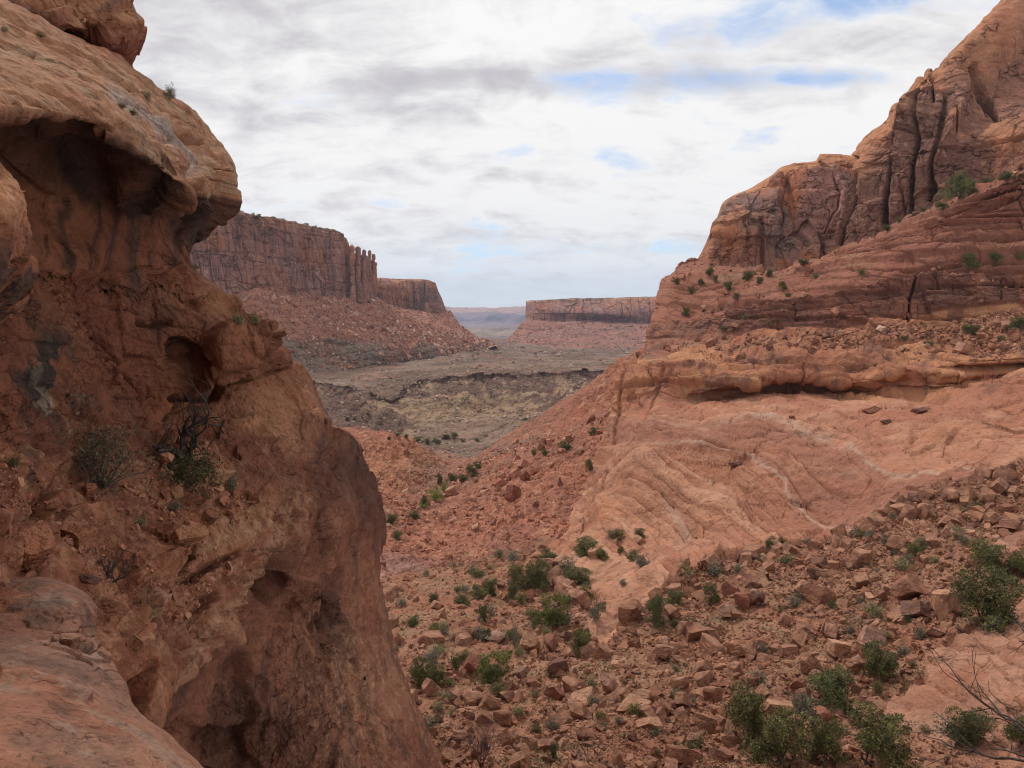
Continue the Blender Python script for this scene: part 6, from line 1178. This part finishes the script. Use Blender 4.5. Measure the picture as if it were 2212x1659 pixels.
for (x, y, w, h, kn, lb) in [(1958, 1218, 30, 22, 'grey', 'blue-grey brush on open rubble above the split blocks'), (1989, 1378, 36, 28, 'grey', 'blue-grey brush between the mottled slab and the bare slab'), (1990, 1180, 34, 20, 'grey', 'grey brush right of the overhanging brown block'), (2080, 1172, 26, 18, 'grey', 'grey brush beside the flat pale slab near the right edge'),
  (1715, 1312, 36, 22, 'grey', 'grey-green brush under the hollowed brown boulder'), (1796, 1312, 24, 18, 'green', 'green tuft-like brush below the hollowed brown boulder'), (1650, 1410, 24, 18, 'grey', 'grey brush in rubble left of the pale upright boulder'), (1745, 1178, 24, 16, 'grey', 'small grey brush on the rim of the rubble'),
  (1545, 1245, 40, 26, 'grey', 'grey brush on the edge of the slickrock above the tilted slab'), (1590, 1235, 24, 20, 'grey', 'small grey brush between blocks on the slickrock edge'), (1735, 1560, 60, 60, 'grey', 'tall wispy grey brush above the bottom juniper clump'), (1695, 1585, 40, 44, 'green', 'yellow-green brush right of the big round juniper'),
  (1895, 1500, 28, 30, 'green', 'green shrub on the upper edge of the bare slab'), (2030, 1330, 40, 36, 'grey', 'bare dark brush at the foot of the pale leaning slab'), (2065, 1600, 90, 50, 'grey', 'grey brush at the foot of the pointed juniper'), (1500, 1615, 40, 30, 'straw', 'straw-coloured brush beside the rounded orange boulder'), (1860, 1220, 40, 24, 'grey', 'pale grey-green brush on rubble between the hollowed and split blocks'),
  (983, 1450, 26, 42, 'green', 'yellow-green shrub between two big junipers'), (1085, 1388, 24, 20, 'grey', 'grey brush beneath the tilted grey-brown slab'), (1110, 1400, 20, 44, 'grey', 'twiggy shrub against the tall buff boulder'), (1285, 1340, 34, 44, 'grey', 'dark grey brush on the slickrock tongue'), (1300, 1318, 20, 26, 'green', 'green shrub on the slickrock tongue above the grey one'),
  (1385, 1222, 40, 28, 'grey', 'grey brush patch on the slickrock in the centre'), (1344, 1262, 20, 14, 'grey', 'small grey brush low on the slickrock in the centre'), (1225, 1235, 44, 30, 'grey', 'grey brush between juniper clusters in the centre'), (1003, 1277, 26, 14, 'grey', 'grey brush above the orange gravel strip'), (868, 1310, 24, 20, 'grey', 'grey-green brush by the left cliff edge'), (1318, 1160, 24, 18, 'grey', 'pale brush left of the small slickrock juniper'),
  (940, 1082, 34, 24, 'lime', 'bright yellow-green shrub in the gully'), (958, 1066, 16, 22, 'lime', 'upper tip of bright green growth in the gully'), (915, 1098, 18, 10, 'lime', 'low bright green growth below the gully shrub'), (1130, 1390, 20, 22, 'green', 'green shrub right of the tall buff boulder'),
  (1155, 1583, 26, 22, 'green', 'green shrub near the bottom edge, lower centre'), (1298, 1562, 30, 26, 'green', 'green shrub in rubble under the broad pale boulder'), (960, 1510, 34, 20, 'straw', 'pale green shrub in rubble below the two touching junipers'), (970, 1480, 28, 16, 'green', 'green low shrub below the two touching junipers'), (1118, 1545, 30, 20, 'straw', 'straw shrub beside the footpath'), (830, 1625, 50, 50, 'grey', 'grey brush clinging to the foot of the left cliff')]:
    shrub(x, y, w, h, kn, lb)
shP, shS = scatter('right', m_field, 420, 331, 8, 1.6, 22)
ng = 0
for i in range(len(shP)):
    x, y = proj(shP[i]); x, y = float(x), float(y)
    if not (830 < x < 2200 and 1080 < y < 1650) or ng >= 130: continue
    kn = ['grey', 'grey', 'green', 'straw'][i % 4]; w = shS[i] * 2 / shP[i][1] * F / K; ng += 1
    z = 'right half' if x > 1500 else 'lower centre'
    shrub(x, y, w, w * .7, kn, {'grey': 'small grey brush', 'green': 'small olive brush', 'straw': 'small straw-coloured tuft'}[kn] + ' scattered in the rubble, ' + z, 'brush scattered in the rubble', P=shP[i])
for (x, y, s) in [(2145, 560, 14), (1950, 735, 12), (2010, 745, 12), (1560, 712, 10), (1610, 690, 10), (1700, 640, 10), (1860, 590, 12), (2200, 560, 16), (1760, 600, 10), (2160, 735, 14), (1660, 700, 9), (2130, 400, 18), (1990, 452, 12), (1940, 480, 10)]:
    shrub(x, y, s * 1.6, s, 'green', 'small olive brush on the ledges at right', 'brush on the ledges')
# ---- left terrace plants
LK = ('left', 'cap')
def twig_plant(name, label, cat, x, y, keys, spec, col, mat=None, size=1.0, rz=0, leafc=None, group=None, P=None):
    if P is None: P, n = at(x, y, keys)
    t = thing(name, label, cat, tuple(P - np.array([0, 0, .03])), rz, group); r = np.random.default_rng(int(x * 3 + y)); T = Tubes(); tips = []
    for (d, L, rad, dep, wob, up, sp) in spec: grow(T, r, (r.normal() * .04 * size, r.normal() * .04 * size, 0), d, L, rad, dep, col, tips, wob, sp, up, .7)
    T.build('branches', M_bark, t)
    if leafc:
        cs, per, lsz, rad = leafc; cl = [(p[0], p[1], p[2], rad) for p, d in tips]
        lv, lf, lc = leaves(cl, r, lsz, cs, per, 1.2, 2.2, .4); mesh_obj('foliage', lv, lf, M_leaf, lc, smooth=False, parent=t)
    return t
DG = (.075, .062, .055)
twig_plant('dead_tree', 'dead grey juniper snag twisting up beside the angular slab', 'tree', 392, 1008, ('left',), [((.05, -.1, 1), .95, .085, 4, .5, .1, (2, 3)), ((.75, 0, .7), 1.0, .075, 4, .45, .15, (2, 3)), ((.95, .1, .55), .95, .06, 3, .5, .1, (2, 3)), ((.4, .2, .9), .7, .05, 4, .6, .1, (2, 3))], DG)
sp = []
r0 = np.random.default_rng(5)
for k in range(26): a = r0.uniform(0, 6.28); sp.append(((math.cos(a) * .9, math.sin(a) * .5, r0.uniform(.15, 1.1)), r0.uniform(.38, .75), .012, 3, .35, .05, (2, 3)))
twig_plant('bush', 'large wispy grey-green bush at the foot of the left wall', 'bush', 222, 1050, ('left',), sp, (.12, .10, .085), leafc=([(.125, .11, .06), (.17, .15, .095), (.10, .085, .05)], 4, .028, .06))
sp = [((math.cos(a), math.sin(a) * .6, r0.uniform(.2, .9)), r0.uniform(.12, .24), .006, 2, .35, .1, (2, 3)) for a in np.linspace(0, 6.2, 26)]
twig_plant('bush', 'low dense green bush at the base of the dead juniper', 'bush', 398, 1052, ('left',), [(d, L * 2.2, r_, dp, w_, u_, s_) for d, L, r_, dp, w_, u_, s_ in sp], (.12, .10, .08), leafc=([(.085, .08, .036), (.11, .10, .05)], 7, .035, .06))
sp = [((math.cos(a), math.sin(a) * .6, r0.uniform(.5, 1.3)), r0.uniform(.22, .34), .009, 3, .4, .1, (2, 3)) for a in np.linspace(0, 6.2, 13)]
twig_plant('bush', 'leafless dark bush in the dirt below the big bush', 'bush', 245, 1250, ('left',), sp, (.085, .065, .06))
for (x, y, w, h, kn, lb) in [(515, 700, 30, 26, 'straw', 'straw-green tuft on the ridge of the left wall, inner one'), (552, 700, 24, 24, 'straw', 'straw-green tuft on the ridge of the left wall, outer one'), (425, 572, 26, 12, 'straw', 'grass tuft at the neck under the overhang'), (375, 1105, 40, 26, 'grey', 'grey-green tuft above the large smooth boulder'),
  (305, 1135, 30, 20, 'straw', 'small straw tuft on the terrace dirt'), (500, 1060, 24, 40, 'grey', 'thin reddish twiggy plant right of the large smooth boulder'), (310, 1335, 50, 30, 'straw', 'dry grass tuft hanging over the gap by the near rim'), (30, 1010, 30, 26, 'green', 'small dark plant at the left edge of the terrace')]:
    shrub(x, y, w, h, kn, lb, keys=('left',))
for (x, y, w, h, kn, lb) in [(370, 218, 26, 26, 'grey', 'grey tuft on the skyline of the overhanging cap'), (318, 218, 24, 20, 'straw', 'straw tuft just inside the skyline of the cap'), (290, 250, 22, 12, 'green', 'green tuft in the pale streak of the cap'), (262, 232, 22, 10, 'green', 'small green tuft left of the pale streak on the cap'), (90, 78, 22, 12, 'straw', 'dry tuft high on the cap below the knob'), (12, 68, 16, 12, 'straw', 'dry tuft on the cap at the left edge')]:
    shrub(x, y, w, h, kn, lb, keys=('cap',))
# bare reddish brush at the bottom, and dead boughs reaching in at lower right
sp = [((math.cos(a) * .5, math.sin(a) * .4, 1.1), r0.uniform(.5, .9), .014, 4, .3, .25, (2, 3)) for a in np.linspace(0, 6.2, 14)]
twig_plant('bush', 'leafless reddish-purple bush on the bottom edge near the left cliff', 'bush', 1040, 1672, ('right',), [(d, L * 1.6, r_ * 1.3, dp, w_, u_, s_) for d, L, r_, dp, w_, u_, s_ in sp], (.15, .085, .085))
twig_plant('bush', 'thin leafless bush on the bottom edge in the centre', 'bush', 1270, 1668, ('right',), [((.1, 0, 1), 1.5, .03, 4, .35, .3, (2, 3)), ((-.3, 0, 1), 1.2, .02, 4, .35, .3, (2, 3)), ((.6, 0, .7), 1.2, .02, 3, .35, .2, (2, 3))], (.16, .13, .12))
T = Tubes(); rb = np.random.default_rng(77)
def bough(p0, p1, d0, d1, rad, nb, L):
    A = unproj(p0[0], p0[1], d0); B = unproj(p1[0], p1[1], d1); t = np.linspace(0, 1, 12)[:, None]; sag = np.array([0, 0, -.05]) * (4 * t * (1 - t)) * (1 if p0[1] > p1[1] else -1)
    pts = A + (B - A) * t + sag * 1.0 + rb.normal(size=(12, 3)) * .008 * np.minimum(t * 4, 1); T.tube(pts, np.linspace(rad, rad * .22, 12), (.10, .088, .08), 6)
    dirn = (B - A) / np.linalg.norm(B - A)
    for k in range(nb):
        i = rb.integers(2, 11); d = dirn + rb.normal(size=3) * .45; d /= np.linalg.norm(d); grow(T, rb, pts[i], d, L * rb.uniform(.4, 1), rad * (1 - i / 13) * .6, 2, (.10, .088, .08), [], .22, (1, 2), .0, .6)
bough((2290, 1610), (2010, 1400), 2.9, 3.5, .007, 6, .30); bough((2300, 1640), (2004, 1588), 2.8, 3.4, .008, 6, .28); bough((2300, 1690), (2040, 1640), 2.7, 3.2, .006, 6, .25); bough((2300, 1400), (2185, 1322), 2.8, 3.2, .007, 5, .16)
bough((2290, 1610), (2110, 1480), 2.9, 3.3, .008, 5, .22); bough((2320, 1700), (2230, 1540), 2.7, 3.1, .006, 5, .2)
base = unproj(2500, 1950, 2.4); A = unproj(2295, 1640, 2.8)
T.tube([base + np.array([0, 0, -.6]), base, (base + A) / 2 + np.array([0, 0, .05]), A], [.035, .03, .02, .012], (.10, .088, .08), 7)
tb = thing('dead_branch', 'bare dark branch reaching in from the lower right corner', 'branch', tuple(base)); o = T.build('twigs', M_bark, tb); o.matrix_parent_inverse = __import__('mathutils').Matrix.Translation(-base)
# fine dry grass between the stones
Vr2, Hr2 = LAND['right']; gp, gs = scatter('right', FIELD * sstep(0, .3, fbm(Vr2, 4, 3, 341)), 1500, 342, 3, 2.5, 7)
r = np.random.default_rng(343); cl = np.concatenate([gp + np.array([0, 0, .05]), gs[:, None]], 1); lv, lf, lc = leaves(cl, r, .085, [(.26, .23, .12), (.20, .19, .10), (.17, .17, .10)], 9, 1.3, 1.6, .9)
g_ = mesh_obj('grass', lv, lf, M_leaf, lc, smooth=False); g_['kind'] = 'stuff'; g_['label'] = 'thin dry grass tufts between the stones'
# ================================================================== haze
m = bpy.data.materials.new('haze'); m.use_nodes = True; m.node_tree.nodes.clear(); n = N(m.node_tree)
v = n.new('ShaderNodeVolumePrincipled'); v.inputs['Color'].default_value = (.62, .74, 1.0, 1); v.inputs['Density'].default_value = 0.00005; v.inputs['Anisotropy'].default_value = 0.25
o = n.new('ShaderNodeOutputMaterial'); n.l.new(v.outputs[0], o.inputs['Volume'])
xs, ys, zs = (-9000, 9000), (-60, 16500), (-1500, 700)
P = [(x, y, z) for x in xs for y in ys for z in zs]; Fc = [(0, 1, 3, 2), (4, 6, 7, 5), (0, 4, 5, 1), (2, 3, 7, 6), (0, 2, 6, 4), (1, 5, 7, 3)]
hz_ = mesh_obj('haze', P, Fc, m, smooth=False); hz_['kind'] = 'stuff'; hz_['label'] = 'thin blue haze filling the canyon'
